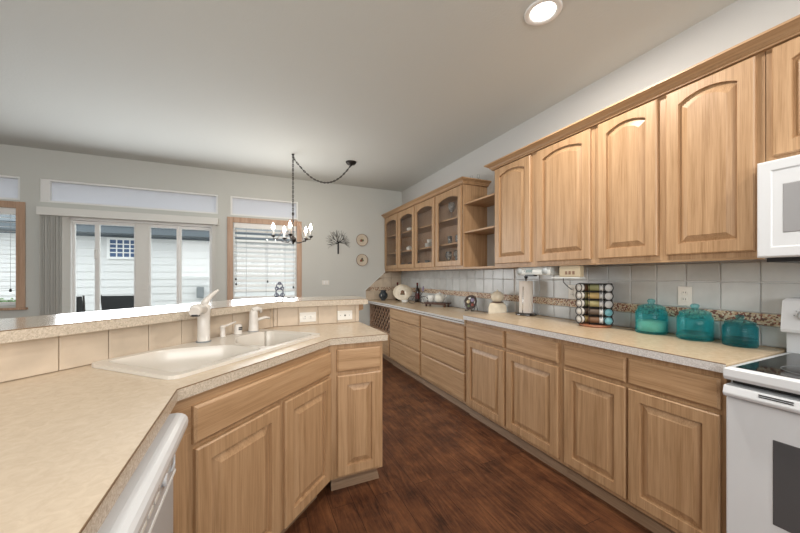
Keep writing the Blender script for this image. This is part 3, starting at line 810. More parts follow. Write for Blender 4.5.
# dishwasher
tag(MB().box((-.80, .571, .853), (-.238, 1.183, .8745)).build('counter_rail', OAKY), 'oak rail between the left countertop and the dishwasher', 'rail')
r = thing('dishwasher', 'white dishwasher with rounded top control panel under the left counter', 'dishwasher', (-.245, .575, 0), PI / 2)
WD = .603
MB().box((0, .01, .10), (WD, .58, .848)).build('tub_body', APPG, r)
prof = [(.0, .852), (-.03, .852), (-.043, .849), (-.052, .843), (-.058, .834), (-.060, .822), (-.058, .808), (-.051, .795), (-.040, .786), (-.030, .780), (-.026, .770), (-.026, .685), (.0, .685)]
m = MB(); m.loops([[(0, p[0], p[1]) for p in prof], [(WD, p[0], p[1]) for p in prof]]); cp = m.build('control_panel', APPL, r, bevel=.002)
MB().box((.02, -.0275, .70), (WD - .02, -.0265, .76)).build('button_strip', APPG, cp)
for k in range(7):
    MB().box((.06 + k * .052, -.0295, .722), (.094 + k * .052, -.0276, .731)).build('button', PLATE, cp)
MB().lathe([(.016, 0), (.016, .008), (.013, .010)], (.45, -.0276, .735), 20, rot=Matrix.Rotation(PI / 2, 3, 'X')).build('dial', APPL, cp)
MB().tube([(.53, -.029, .712), (.545, -.034, .728), (.545, -.034, .75), (.53, -.029, .765)], .003, 8).build('latch', APPL, cp)
MB().box((0.003, -.022, .12), (WD - .003, .009, .676)).build('door', APPG, r, bevel=.006)
MB().box((0.003, -.028, .677), (WD - .003, .0, .684)).build('door_lip', WHITE, r)
MB().box((0.01, .03, 0), (WD - .01, .06, .099)).build('toe_panel', BLACK, r)
tag(MB().prism([(-.86, -.79), (XA, -.79), (XA, .57), (-.86, .57)], .0, .874).build('peninsula_cabinet', OAKV), 'oak cabinet run under the nearest end of the left counter', 'cabinet')

# pony wall, its tiles and the raised bar
m = MB()
TH = .115
def offk(k): return k
wx = [(XE + .02, YB), (XB, YB), (-1.6, -1.6 + KW)]
K2 = KW + TH / Q
XB2 = (YB + TH) - K2
m.prism([(XE + .02, YB + .0005), (XE + .02, YB + TH), (XB2, YB + TH), (-1.7, -1.7 + K2), (-1.62, -1.62 + KW), (XB, YB + .0005)], 0, 1.052)
struct(m.build('wall_bar', WALL))
r = thing('bar_tile_splash', 'single row of beige tiles between the sink counter and the raised bar', 'backsplash')
m = MB(); g = MB()
def seg_tiles(p0, dirv, nrm, t0, t1, step, first):
    t = first
    while t < t1:
        a, b = max(t + .0015, t0), min(t + step - .0015, t1)
        if b - a > .01:
            pa = Vector(p0) + Vector(dirv) * a; pb = Vector(p0) + Vector(dirv) * b; n_ = Vector(nrm)
            q = lambda p, o, z: (p.x + n_.x * o, p.y + n_.y * o, z if z < .95 else z + .049)
            m.loops([[q(pa, .002, .917), q(pb, .002, .917), q(pb, .002, 1.002), q(pa, .002, 1.002)], [q(pa, .007, .917), q(pb, .007, .917), q(pb, .007, 1.002), q(pa, .007, 1.002)],
                     [q(pa + Vector(dirv) * .0015, .0085, .919), q(pb - Vector(dirv) * .0015, .0085, .919), q(pb - Vector(dirv) * .0015, .0085, 1.0), q(pa + Vector(dirv) * .0015, .0085, 1.0)]])
        t += step
# diagonal: param a, at b=KW*Q
bW = KW * Q; aB = (XB + YB) * Q
p0 = ab(0, bW)
seg_tiles(p0, (Q, Q), (Q, -Q), -.2, aB - .004, .1545, .675 - .1545 * 7)
seg_tiles((0, YB), (1, 0), (0, -1), XB + .004, XE + .018, .1405, .147 - .1405)
m.build('tiles', TILEB, r)
g.prism([ab(-.2, bW), ab(-.2, bW - .003), ab(aB - .001, bW - .003), ab(aB - .001, bW)], .9145, 1.052)
g.prism([(XB + .002, YB), (XB + .002, YB - .003), (XE + .018, YB - .003), (XE + .018, YB)], .9145, 1.052)
g.build('grout', GROUT, r)
# bar top
KF = 2.205; YF_ = 2.355; KBk = 2.81; YBk = 2.775
XFb = YF_ - KF; XBb = YBk - KBk
def bend(x, y, pts):  # smooth corner helper
    return pts
def arc(p_in, c, p_out, n=5):
    return [tuple(Vector(p_in) * (1 - t) ** 2 + Vector(c) * 2 * t * (1 - t) + Vector(p_out) * t ** 2) for t in [k / n for k in range(n + 1)]]
front = arc((XFb + .12, YF_), (XFb, YF_), (XFb - .085, YF_ - .085))
BP = [(.795, YF_)] + front + [(-1.7, -1.7 + KF), (-2.0, -2.0 + KBk)] + list(reversed(arc((XBb + .12, YBk), (XBb, YBk), (XBb - .085, YBk - .085)))) + [(.815, YBk)]
r = thing('raised_bar_top', 'glossy beige laminate raised bar top behind the sink', 'bar counter')
MB().prism(BP, 1.0535, 1.095).build('slab', LAMBAR, r)
bpth = [(-1.7, -1.7 + KF)] + list(reversed(front)) + [(.795, YF_), (.815, YBk)]
edge_band(bpth, 1.0915, .038, -.002, LAMEDGE, r)
edge_band(bpth, 1.0948, .0032, -.0022, STRIPM, r, 'edge_line')
tag(MB().loops([[(XE + .021, 2.43, .995), (XE + .021, 2.50, .995), (XE + .021, 2.50, 1.052), (XE + .021, 2.43, 1.052)], [(XE + .062, 2.43, 1.008), (XE + .062, 2.50, 1.008), (XE + .062, 2.50, 1.052), (XE + .062, 2.43, 1.052)]]).build('bar_corbel', OAKH), 'small wood bracket under the end of the raised bar', 'bracket')

# ---------------------------------------------------------------- outlets
def outlet(loc, rz, label, horiz=True, kind='duplex', nrm_rot=None):
    r = thing('wall_outlet', label, 'outlet', loc, rz, 'electrical plates')
    w, h = (.115, .07) if horiz else (.07, .115)
    MB().box((-w / 2, -.006, -h / 2), (w / 2, 0, h / 2)).build('cover_plate', PLATE, r, bevel=.003)
    if kind == 'duplex':
        for s in (-1, 1):
            cx, cz = (s * .02, 0) if horiz else (0, s * .02)
            f = MB().lathe([(.016, 0), (.016, .002), (.014, .003)], (cx, -.006, cz), 16, rot=Matrix.Rotation(PI / 2, 3, 'X')).build('socket', PLATE, r)
            m = MB()
            for q in (-.006, .006):
                if horiz: m.box((cx - .005, -.0098, cz + q - .0012), (cx + .004, -.0088, cz + q + .0012))
                else: m.box((cx + q - .0012, -.0098, cz - .003), (cx + q + .0012, -.0088, cz + .006))
            m.build('slots', BLACK, f)
    elif kind == 'jack':
        MB().lathe([(.006, 0), (.006, .004)], (0, -.006, 0), 12, rot=Matrix.Rotation(PI / 2, 3, 'X')).build('jack', BLACK, r)
        for s in (-1, 1): MB().lathe([(.003, 0), (.003, .001)], (s * .035, -.006, 0), 8, rot=Matrix.Rotation(PI / 2, 3, 'X')).build('screw', GREYPL, r)
    else:
        for s in (-.5, .5): MB().box((s * .045 - .012, -.010, -.028), (s * .045 + .012, -.0062, .028)).build('rocker', WHITE, r, bevel=.002)
    return r
outlet((.355, YB - .009, .972), 0, 'horizontal white duplex outlet on the bar tiles, left of two')
outlet((.628, YB - .009, .972), 0, 'horizontal almond plate with a dark jack near the bar end', kind='jack')
outlet((WX - .014, 1.05, 1.150), RR, 'vertical white duplex outlet on the tiles behind the middle teal jar', False)
outlet((WX - .014, 1.80, 1.140), RR, 'vertical white outlet left of the spice rack with a cord plugged in', False)
outlet((1.035, FY, 1.165), 0, 'white light switch plate on the far wall below the metal tree', True, 'switch')

# ---------------------------------------------------------------- range
r = thing('kitchen_range', 'white electric range with black glass cooktop at the right edge', 'range', (1.765, .634, -.01), RR)
WR = .76
MB().box((0, 0, .02), (WR, .585, .868)).build('body', APPL, r)
m = MB(); m.loops([[(0, -.06, .872), (WR, -.06, .872), (WR, .53, .872), (0, .53, .872)], [(0, -.068, .885), (WR, -.068, .885), (WR, .53, .885), (0, .53, .885)], [(0, -.066, .915), (WR, -.066, .915), (WR, .53, .917), (0, .53, .917)], [(.012, -.054, .922), (WR - .012, -.054, .922), (WR - .012, .525, .922), (.012, .525, .922)]])
ct = m.build('cooktop_frame', APPL, r, bevel=.002)
gl = MB().box((.03, -.046, .9222), (WR - .03, .50, .9245)).build('cooktop_glass', BRONZEG, r)
for i, (bx, by, br_) in enumerate(((.2, .12, .095), (.55, .12, .075), (.2, .38, .075), (.55, .38, .095))):
    MB().tube([(bx + br_ * math.cos(2 * PI * k / 32), by + br_ * math.sin(2 * PI * k / 32), .9248) for k in range(32)], .0008, 4, closed=True).build('burner_ring', GREYPL, gl)
MB().box((0.012, -.02, .853), (WR - .012, 0, .871)).build('vent_gap', BLACK, r)
MB().box((0, -.045, .20), (WR, -.001, .80)).build('oven_door', APPL, r, bevel=.006)
dd = MB().loops([[(0, -.068, .807), (WR, -.068, .807), (WR, -.001, .807), (0, -.001, .807)], [(0, -.074, .82), (WR, -.074, .82), (WR, -.001, .82), (0, -.001, .82)], [(0, -.064, .850), (WR, -.064, .850), (WR, -.001, .850), (0, -.001, .850)]]).build('door_handle', APPL, r, bevel=.004)
for k in range(5):
    for zz in (.8385, .8455):
        MB().box((.10 + k * .115, -.0715, zz - .006), (.185 + k * .115, -.066, zz - .003)).build('handle_slot', BLACK, dd)
m = MB(); L = [ring(.50, .31, 0, -.0455, 0, x0=.128, z0=.375, n=1), ring(.50, .31, .003, -.0475, 0, x0=.128, z0=.375, n=1)]
m.loops(L); m.build('oven_window', OVENG, r, bevel=.003)
MB().box((0, -.04, .03), (WR, -.001, .19)).build('storage_drawer', APPL, r, bevel=.006)
# backguard
MB().box((.004, .531, .90), (WR - .004, .583, 1.02)).build('backguard_base', APPL, r)
bgp = MB().loops([[(0, .475, 1.02), (WR, .475, 1.02), (WR, .583, 1.02), (0, .583, 1.02)], [(0, .470, 1.035), (WR, .470, 1.035), (WR, .583, 1.035), (0, .583, 1.035)], [(0, .49, 1.165), (WR, .49, 1.165), (WR, .583, 1.165), (0, .583, 1.165)], [(0.01, .50, 1.178), (WR - .01, .50, 1.178), (WR - .01, .575, 1.178), (0.01, .575, 1.178)]]).build('control_panel', APPL, r, bevel=.004)
for kx in (.075, .175, .60, .69):
    k_ = MB().lathe([(.026, 0), (.026, .004), (.019, .006), (.018, .022), (.014, .024)], (kx, .482, 1.10), 20, rot=Matrix.Rotation(PI / 2, 3, 'X')).build('knob', APPG, bgp)
    MB().box((kx - .0035, .452, 1.085), (kx + .0035, .4585, 1.115)).build('knob_grip', APPL, k_)
    m = MB()
    for j in range(10):
        a = 2 * PI * j / 10; m.box((kx + .034 * math.cos(a) - .002, .4785, 1.10 + .034 * math.sin(a) - .002), (kx + .034 * math.cos(a) + .002, .4805, 1.10 + .034 * math.sin(a) + .002))
    m.build('dial_marks', GREYPL, k_)
MB().box((.26, .476, 1.06), (.52, .479, 1.14)).build('clock_display', BLACK, bgp)
# microwave
r = thing('microwave_oven', 'white over-the-range microwave oven under the short wall cabinet', 'microwave', (1.985, .624, 1.347), RR)
MB().box((0, 0, 0), (.76, .38, .408)).build('housing', APPL, r, bevel=.004)
m = MB(); m.loops([ring(.56, .405, 0, -.001, 0, n=1), ring(.56, .405, 0, -.018, 0, n=1), ring(.56, .405, .006, -.026, 0, n=1), ring(.56, .405, .043, -.026, 0, n=1), ring(.56, .405, .046, -.0225, 0, n=1)])
dr = m.build('door', APPL, r, bevel=.002)
MB().loops([ring(.42, .20, 0, -.0228, 0, x0=.075, z0=.10, n=1), ring(.42, .20, .003, -.0245, 0, x0=.075, z0=.10, n=1)]).build('window', MWG, dr)
MB().tube([(.585, -.002, .06), (.585, -.045, .08), (.585, -.045, .33), (.585, -.002, .35)], .011, 10).build('handle', APPL, r)
MB().box((.61, -.022, .005), (.757, -.001, .40)).build('control_panel', APPL, r, bevel=.003)
MB().box((.625, -.024, .32), (.742, -.0222, .37)).build('display', BLACK, r)
MB().box((.02, .01, -.018), (.74, .36, -.0005)).build('bottom_vent', BLACK, r)

# ---------------------------------------------------------------- items on right counter
ZC = .9145; ZL = .8685
def canister(loc, R, H, mat, label, fill):
    r = thing('glass_canister', label, 'jar', loc, 0, 'teal glass canisters on the counter')
    h = H
    body = [(.001, .0), (R * .93, .0), (R * .985, .006), (R * .985, .03), (R * 1.0, .036), (R * .985, .042), (R * 1.0, .05), (R * 1.0, h * .52), (R * .985, h * .54), (R * 1.0, h * .58), (R * .97, h * .635), (R * .89, h * .675), (R * .85, h * .69), (R * .88, h * .70),
            (R * .88, h * .715), (R * .80, h * .715), (R * .79, h * .69), (R * .91, h * .63), (R * .94, h * .56), (R * .94, .04), (R * .88, .012), (.001, .010)]
    MB().lathe(body, n=64, flute=.016, fz=(.005, .031)).build('jar_body', mat, r)
    MB().lathe([(R * .79, h * .717), (R * .87, h * .722), (R * .88, h * .75), (R * .80, h * .785), (R * .52, h * .83), (R * .24, h * .85), (R * .17, h * .87), (R * .24, h * .91), (R * .26, h * .95), (R * .18, h * .99), (.001, h)], n=32).build('lid', mat, r)
    if fill: MB().lathe([(.001, .012), (R * .84, .014), (R * .90, .04), (R * .90, h * fill), (.001, h * fill + .004)], n=32).build('contents', plain('jar_contents', (.66, .60, .42) if fill > .3 else (.10, .07, .05), .8), r)
canister((2.262, 1.182, ZC), .082, .213, TEAL, 'tall teal glass canister with pale contents, farthest from the range', .36)
canister((2.258, .962, ZC), .079, .200, TEAL, 'teal glass canister with scoop-like dark shapes, middle of the three', .10)
canister((2.258, .778, ZC), .066, .158, TEALD, 'short dark teal glass canister nearest the range', .22)

# spice rack
SX, SY = 2.215, 1.515
ang = math.atan2(-SY, -SX)           # toward camera
r = thing('spice_rack', 'black wire carousel spice rack on a wooden base', 'spice rack', (SX, SY, ZC), ang + PI / 2)
MB().lathe([(.001, 0), (.098, 0), (.102, .004), (.102, .012), (.096, .016), (.001, .016)], n=32).build('base', plain('reddish_wood_base', (.30, .12, .06), .35), r)
MB().box((-.095, -.075, .299), (.095, .085, .303)).build('top_plate', BLACK, r)
m = MB()
for x, y in ((-.1, .085), (.1, .085), (-.034, -.078), (.036, -.078), (-.1, -.03), (.1, -.05)):
    m.tube([(x, y, .012), (x, y, .303)], .0035, 6)
for k in range(5):
    z = .050 + k * .056
    for (jx, jy, yaw, ro) in ((-.066, -.035, -.75, -.048), (.066, -.035, .30, -.048), (-.066, -.035, -.75, -.02), (.066, -.035, .30, -.02)):
        cy, sy = math.cos(yaw), math.sin(yaw)
        m.tube([(jx + .0275 * math.cos(t) * cy - ro * sy, jy + .0275 * math.cos(t) * sy + ro * cy, z + .0275 * math.sin(t)) for t in [2 * PI * q / 18 for q in range(18)]], .0028, 5, closed=True)
    m.box((-.03, -.078, z - .028), (.036, -.04, z - .0262))
m.tube([(-.1, -.03, .30), (-.034, -.08, .30), (.036, -.08, .30), (.1, -.05, .30)], .004, 6)
m.build('wire_frame', IRON, r)
MB().box((-.098, .016, .018), (.098, .08, .298)).build('core', BLACK, r)
lidcols = {'grey': plain('grey_jar_lid', (.50, .50, .50), .35), 'teal': plain('teal_jar_lid', (.16, .40, .46), .35), 'white': plain('white_jar_lid', (.68, .66, .62), .35)}
spcols = [(.30, .26, .12), (.16, .08, .04), (.42, .30, .12), (.10, .07, .05), (.22, .22, .10)]
spm = [plain('spice_%s' % n_, c, .6) for n_, c in zip(('herb', 'clove', 'mustard', 'pepper', 'oregano'), spcols)]
inv = Matrix.Rotation(ang + PI / 2, 4, 'Z'); rowname = ['bottom row', 'second row up', 'middle row', 'fourth row up', 'top row']
spname = ['greenish', 'dark brown', 'mustard-brown', 'near-black', 'olive']
def spice_jar(lp, yaw, lidm, cm, label):
    wp = inv @ Vector((*lp, 1)); 
    r_ = thing('spice_jar', label, 'spice jar', (SX + wp.x, SY + wp.y, ZC + lp[2]), ang + PI / 2 + yaw, 'spice jars in the carousel rack')
    rt = Matrix.Rotation(PI / 2, 3, 'X')
    MB().lathe([(.001, -.045), (.021, -.045), (.023, -.042), (.023, .018), (.019, .022), (.001, .022)], n=20, rot=rt).build('glass_jar', cm, r_)
    MB().lathe([(.0255, .0225), (.0262, .026), (.0262, .041), (.024, .045), (.001, .0452)], n=20, rot=rt).build('lid', lidm, r_)
for k in range(5):
    z = .050 + k * .056
    spice_jar((-.066, -.035, z), -.75, lidcols['white'], spm[(k + 2) % 5], 'spice jar with white lid facing left, %s of the rack' % rowname[k])
    spice_jar((.066, -.035, z), .30, lidcols['teal'] if k < 2 else lidcols['grey'], spm[k], 'spice jar with %s lid facing front, %s of the rack' % ('teal' if k < 2 else 'grey', rowname[k]))
    spice_jar((0.004, -.058, z), PI / 2, lidcols['grey'], spm[(k * 2 + 1) % 5], 'spice jar lying sideways with %s contents, %s of the rack' % (spname[(k * 2 + 1) % 5], rowname[k]))

# paper towel holder
r = thing('paper_towel_holder', 'chrome paper towel holder with round base on the counter', 'paper towel holder', (2.262, 2.20, ZC))
MB().lathe([(.001, 0), (.088, 0), (.092, .004), (.090, .014), (.078, .02), (.001, .021)], n=36).build('base', plain('dark_chrome', (.18, .18, .19), .15, metal=1), r)
MB().tube([(0, 0, .02), (0, 0, .345)], .006, 10).build('rod', BLACK, r)
MB().lathe([(.007, .33), (.014, .338), (.016, .350), (.010, .36), (.015, .368), (.001, .374)], n=18).build('finial', BLACK, r)
MB().tube([(-.07, -.03, .02), (-.068, -.03, .12), (-.062, -.028, .26)], .003, 6).build('tension_arm', CHROME, r)
tag(MB().lathe([(.019, .0), (.059, 0), (.060, .004), (.060, .284), (.058, .288), (.019, .288), (.019, 0)], n=36).build('paper_towel_roll', PAPER, loc=(2.262, 2.20, ZC + .0225)), 'roll of white paper towel on the chrome holder', 'paper towel roll')

# cookie jar (round-head beige)
r = thing('cookie_jar', 'cream ceramic cookie jar with round ball lid between plate and paper towels', 'cookie jar', (2.262, 2.535, ZC), math.radians(-40)) 
r.location = (2.235, 2.55, ZL)
MB().loops([ring(.165, .145, 0, 0, 0, n=1)[:0] or [(x * .085, y * .070, z) for x, y in ((-1, -1), (1, -1), (1, 1), (-1, 1))] for z in (0,)] + [[(x * s_, y * s2, z) for x, y in ((-1, -1), (1, -1), (1, 1), (-1, 1))] for s_, s2, z in ((.088, .072, .02), (.086, .070, .09), (.074, .06, .125), (.052, .045, .135))]).build('body', CERAM, r, bevel=.018, seg=4)
MB().lathe([(.055, .135), (.058, .139), (.055, .143)], n=28).build('dark_band', plain('brown_band', (.12, .06, .04), .3), r)
MB().sphere((0, 0, .190), .064, 28, (1, .95, .92)).build('ball_lid', CERAM, r)
MB().lathe([(.008, .245), (.006, .252), (.011, .258), (.001, .264)], n=14).build('lid_knob', CERAM, r)

# painted plate leaning on stand
def rotY(v): return v
def plate_on_stand(name, loc, rz, R, sx, label, matp, decor, tilt=.3, stand=IRON):
    r = thing(name, label, 'plate', loc, rz)
    rt = Matrix.Rotation(PI / 2 - tilt, 3, 'X')
    cz = R * math.cos(tilt) + .018
    p = MB().lathe([(.001, .0), (R * .55, .0), (R * .62, -.004), (R * .98, .010), (R, .013), (R * .98, .016), (R * .6, .004), (.001, .006)], (0, 0, cz), 40, sx=sx, rot=rt).build('plate', matp, r)
    for nm, prof, cc, mt in decor:
        MB().lathe(prof, (cc[0], 0, cz) if len(cc) == 1 else tuple(Vector((0, 0, cz)) + rt @ Vector((cc[0], cc[1], 0))), 18, rot=rt).build(nm, mt, p)
    m = MB()
    for s in (-1, 1):
        x = s * R * .45
        m.tube([(x, -.055, .004), (x, -.05, .02), (x, -.03, .008), (x, .0, .006), (x, .03, .05), (x, .06, R * 1.1)], .003, 6)
        m.tube([(x, .055, R * .95), (x, .09, .004)], .003, 6)
    m.tube([(-R * .45, .03, .05), (R * .45, .03, .05)], .003, 6)
    m.build('wire_stand', stand, r)
    return r
RED = plain('painted_red', (.30, .07, .05), .3); BRN = plain('painted_brown', (.22, .12, .07), .4); OLV = plain('painted_green', (.16, .2, .1), .3); YEL = plain('painted_cream', (.75, .65, .42), .3); PUR = plain('painted_violet', (.35, .30, .45), .3)
dot = lambda r_: [(.001, .0065), (r_, .0065), (r_, .0085), (.001, .0086)]
plate_on_stand('display_plate', (2.245, 3.0, ZL), math.radians(-68), .085, 1, 'dark plate painted with pale flowers leaning on a wire stand', plain('dark_glazed_plate', (.07, .05, .045), .15),
               [('painted_flower', dot(.024), (.02, .03), PUR), ('painted_flower', dot(.022), (-.03, .01), YEL), ('painted_flower', dot(.018), (.03, -.025), RED), ('painted_leaf', dot(.016), (-.015, -.04), OLV), ('painted_flower', dot(.016), (-.02, .05), CERW)], .35)
plate_on_stand('oval_platter', (2.13, 4.60, ZL), math.radians(-18), .128, 1.18, 'large oval cream platter with a brown central motif on a stand', CERAM,
               [('painted_motif', dot(.030), (0, .005), BRN), ('painted_motif', dot(.016), (-.022, -.026), BRN), ('painted_motif', dot(.016), (.022, -.026), BRN), ('painted_motif', dot(.012), (0, -.03), OLV)], .25)
# wine bottles behind the platter
def bottle(loc, label):
    r = thing('wine_bottle', label, 'bottle', loc, 0, 'dark wine bottles by the platter')
    MB().lathe([(.001, 0), (.034, 0), (.036, .006), (.036, .17), (.028, .20), (.014, .225), (.0135, .27)], n=24).build('glass', plain('dark_bottle_glass', (.02, .012, .01), .08), r)
    MB().lathe([(.0365, .05), (.0367, .052), (.0367, .13), (.0365, .132)], n=24).build('bottle_label', BURG, r)
    MB().lathe([(.0145, .255), (.015, .258), (.015, .296), (.001, .298)], n=18).build('capsule', BURG, r)
bottle((2.16, 4.86, ZL), 'dark wine bottle left behind the cream platter')
bottle((2.315, 4.45, ZL), 'dark red-capped wine bottle right of the cream platter')
# vase
r = thing('ceramic_vase', 'round dark glazed vase at the far end of the lower counter', 'vase', (1.935, 4.93, ZL))
MB().lathe([(.001, 0), (.035, 0), (.037, .006), (.030, .012), (.058, .035), (.075, .07), (.072, .105), (.050, .132), (.040, .142), (.046, .158), (.056, .168), (.050, .168), (.036, .146), (.001, .14)], n=36).build('body', DKBLUE, r)
MB().box((-.062, -.052, .07), (-.032, -.045, .10), rot=Matrix.Rotation(.6, 3, 'Z')).build('pale_motif', CERW, r, bevel=.003)
# wire ornament (bicycle-like)
r = thing('wire_ornament', 'small wire bicycle-shaped ornament with little shells in front of the platter', 'ornament', (2.17, 4.16, ZL), math.radians(-28))
r.scale = (1.45, 1.45, 1.2)
for x in (-.055, .06):
    MB().tube([(x + .042 * math.cos(2 * PI * k / 24), 0, .045 + .042 * math.sin(2 * PI * k / 24)) for k in range(24)], .003, 6, closed=True).build('wire_wheel', BLKMETAL, r)
MB().tube([(-.055, 0, .045), (-.02, 0, .11), (.03, 0, .10), (.06, 0, .045), (.0, 0, .05), (-.02, 0, .11)], .003, 6).tube([(.03, 0, .10), (.055, 0, .15), (.09, .02, .16)], .003, 6).tube([(-.02, 0, .11), (-.03, 0, .14)], .003, 6).build('wire_frame', BLKMETAL, r)
MB().sphere((-.03, 0, .145), .014, 12, (1.5, 1, .5)).build('saddle', BRN, r)
MB().tube([(.055, 0, .15), (.05, 0, .18), (.06, 0, .21)], [.008, .012, .004], 8).build('flower_sprig', PUR, r)
tag(MB().lathe([(.001, 0), (.02, 0), (.045, .02), (.055, .045), (.051, .045), (.04, .022), (.001, .008)], n=28).build('trinket_dish', CERW, loc=(2.03, 4.30, ZL)), 'tiny white bowl on the lower counter left of the wire ornament', 'bowl')
# trivet with two cups
r = thing('wooden_trivet', 'low dark wooden stand with feet under two white pots', 'trivet', (2.20, 3.66, ZL), math.radians(-62))
MB().box((-.17, -.07, .04), (.17, .07, .055)).build('board', DARKWOOD, r, bevel=.004)
for sx in (-1, 1):
    for sy in (-1, 1): MB().lathe([(.001, 0), (.012, 0), (.016, .02), (.012, .0395), (.001, .0395)], (sx * .14, sy * .05, 0), 12).build('foot', DARKWOOD, r)
MB().box((-.15, -.078, .03), (.15, -.0705, .05)).build('apron', DARKWOOD, r)
r = thing('ceramic_cup', 'small white cup on the dark stand, left of the round pot', 'cup', (2.165, 3.765, ZL + .0555))
MB().lathe([(.001, 0), (.028, 0), (.034, .01), (.042, .05), (.046, .085), (.043, .085), (.038, .05), (.03, .014), (.001, .01)], n=28).build('cup_body', CERW, r)
MB().tube([(-.035, .028, .07), (-.055, .045, .06), (-.052, .045, .035), (-.03, .025, .025)], .004, 8).build('handle', CERW, r)
r = thing('round_pot', 'rounded white pot with lid on the dark stand', 'pot', (2.215, 3.625, ZL + .0555))
MB().lathe([(.001, 0), (.038, 0), (.055, .015), (.068, .05), (.064, .085), (.048, .105), (.001, .106)], n=32).build('pot_body', plain('off_white_glaze', (.74, .73, .66), .2), r)
MB().lathe([(.05, .1062), (.046, .114), (.02, .124), (.008, .126), (.010, .136), (.001, .140)], n=28).build('lid', CERW, r)
MB().tube([(.03, -.055, .06), (.045, -.085, .085), (.05, -.095, .1)], [.012, .009, .007], 8).build('spout', CERW, r)

# under-cabinet radio and box
r = thing('under_cabinet_radio', 'white under-cabinet radio with small display hanging above the paper towels', 'radio', (2.058, 2.10, 1.266), RR)
MB().loops([[(.0, 0, .012), (.33, 0, .012), (.33, .22, .012), (0, .22, .012)], [(-.006, -.004, .04), (.336, -.004, .04), (.336, .22, .04), (-.006, .22, .04)], [(0, .012, .0765), (.33, .012, .0765), (.33, .22, .0765), (0, .22, .0765)]]).build('housing', RADIO, r, bevel=.006)
MB().box((.10, -.006, .032), (.165, .0, .058)).build('display', plain('lcd_green_grey', (.10, .14, .12), .2), r)
for x in (.085,): MB().lathe([(.004, 0), (.004, .004)], (x, -.003, .045), 10, rot=Matrix.Rotation(PI / 2, 3, 'X')).build('button', BLACK, r)
for x in (.03, .29): MB().lathe([(.028, 0), (.028, .003), (.001, .004)], (x, -.002, .042), 22, rot=Matrix.Rotation(PI / 2, 3, 'X')).build('speaker_grille', plain('pale_grey_grille', (.46, .49, .5), .5), r)
MB().box((.10, -.008, .002), (.185, .03, .0118)).build('cd_slot', BLACK, r)
r = thing('recipe_box', 'tan rectangular box with dark marks mounted under the cabinet beside the radio', 'box', (2.058, 1.682, 1.263), RR)
MB().box((0, 0, 0), (.165, .045, .081)).build('box_body', TAN, r, bevel=.004)
for x in (.05, .078, .108): MB().box((x, -.0015, .018), (x + .018, -.0001, .042)).build('dark_mark', BRN, r)
tag(MB().box((2.06, 1.52, 1.254), (2.12, 1.755, 1.262)).build('under_cabinet_shelf', RADIO), 'thin white ledge under the tan box', 'shelf')
tag(MB().tube([(2.19, 1.760, 1.30), (2.2, 1.762, 1.262), (2.24, 1.79, 1.22), (2.30, 1.80, 1.185), (2.335, 1.80, 1.165), (2.348, 1.80, 1.163)], .003, 6).build('power_cord', BLACK), 'thin black cord running from the radio to the outlet', 'cord')

# ---------------------------------------------------------------- glassware in cabinet
ZB_ = UB + .0305
def tumbler(loc, label, stem=False, s=1.0):
    r = thing('wine_glass' if stem else 'drinking_glass', label, 'glass', loc, 0, 'glassware behind the arched glass doors')
    if stem:
        MB().lathe([(.001, 0), (.032 * s, 0), (.032 * s, .003), (.005, .008), (.004, .07 * s), (.018 * s, .085 * s), (.034 * s, .115 * s), (.036 * s, .14 * s), (.030 * s, .175 * s), (.028 * s, .175 * s), (.033 * s, .14 * s), (.03 * s, .115 * s), (.001, .085 * s)], n=20).build('goblet', CLEARG, r)
    else:
        MB().lathe([(.001, 0), (.028 * s, 0), (.034 * s, .11 * s), (.032 * s, .11 * s), (.026 * s, .008), (.001, .008)], n=20).build('tumbler', CLEARG, r)
rnd = random.Random(3)
shelfz = [ZB_, SH[0] + .0185, SH[1] + .0185]
levels = ['bottom', 'middle', 'top']
doorn = ['farthest', 'second farthest', 'third', 'nearest']
layout = {3: [(0, [(.05, 1, 1.1), (.15, 1, 1.15), (.26, 0, 1.2), (.38, 1, 1.1)]), (1, [(.08, 0, .9), (.17, 0, .9), (.26, 0, .9), (.36, 1, 1)]), (2, [(.12, 1, 1.2), (.30, 0, 1.1)])],
          2: [(0, [(.08, 0, 1), (.18, 1, 1), (.32, 0, 1.1)]), (2, [(.3, 1, 1), ])],
          1: [(0, [(.1, 0, .9), (.22, 1, .9), (.34, 0, 1.)])],
          0: [(0, [(.15, 0, .9), (.3, 0, .9)])]}
posn = ['leftmost', 'second from left', 'third from left', 'rightmost']
for dno, rows in layout.items():
    for lv, gs in rows:
        for gi, (off, st, sc_) in enumerate(gs):
            y = FY - .004 - (.015 + dno * dw_ + .05 + off)
            tumbler((XU + .12 + .05 * (gi % 2), y, shelfz[lv]), '%s clear %s on the %s shelf behind the %s glass door' % (posn[gi], 'stemmed glass' if st else 'tumbler', levels[lv], doorn[dno]), bool(st), sc_)
def yat(dno, off): return FY - .004 - (.015 + dno * dw_ + .05 + off)
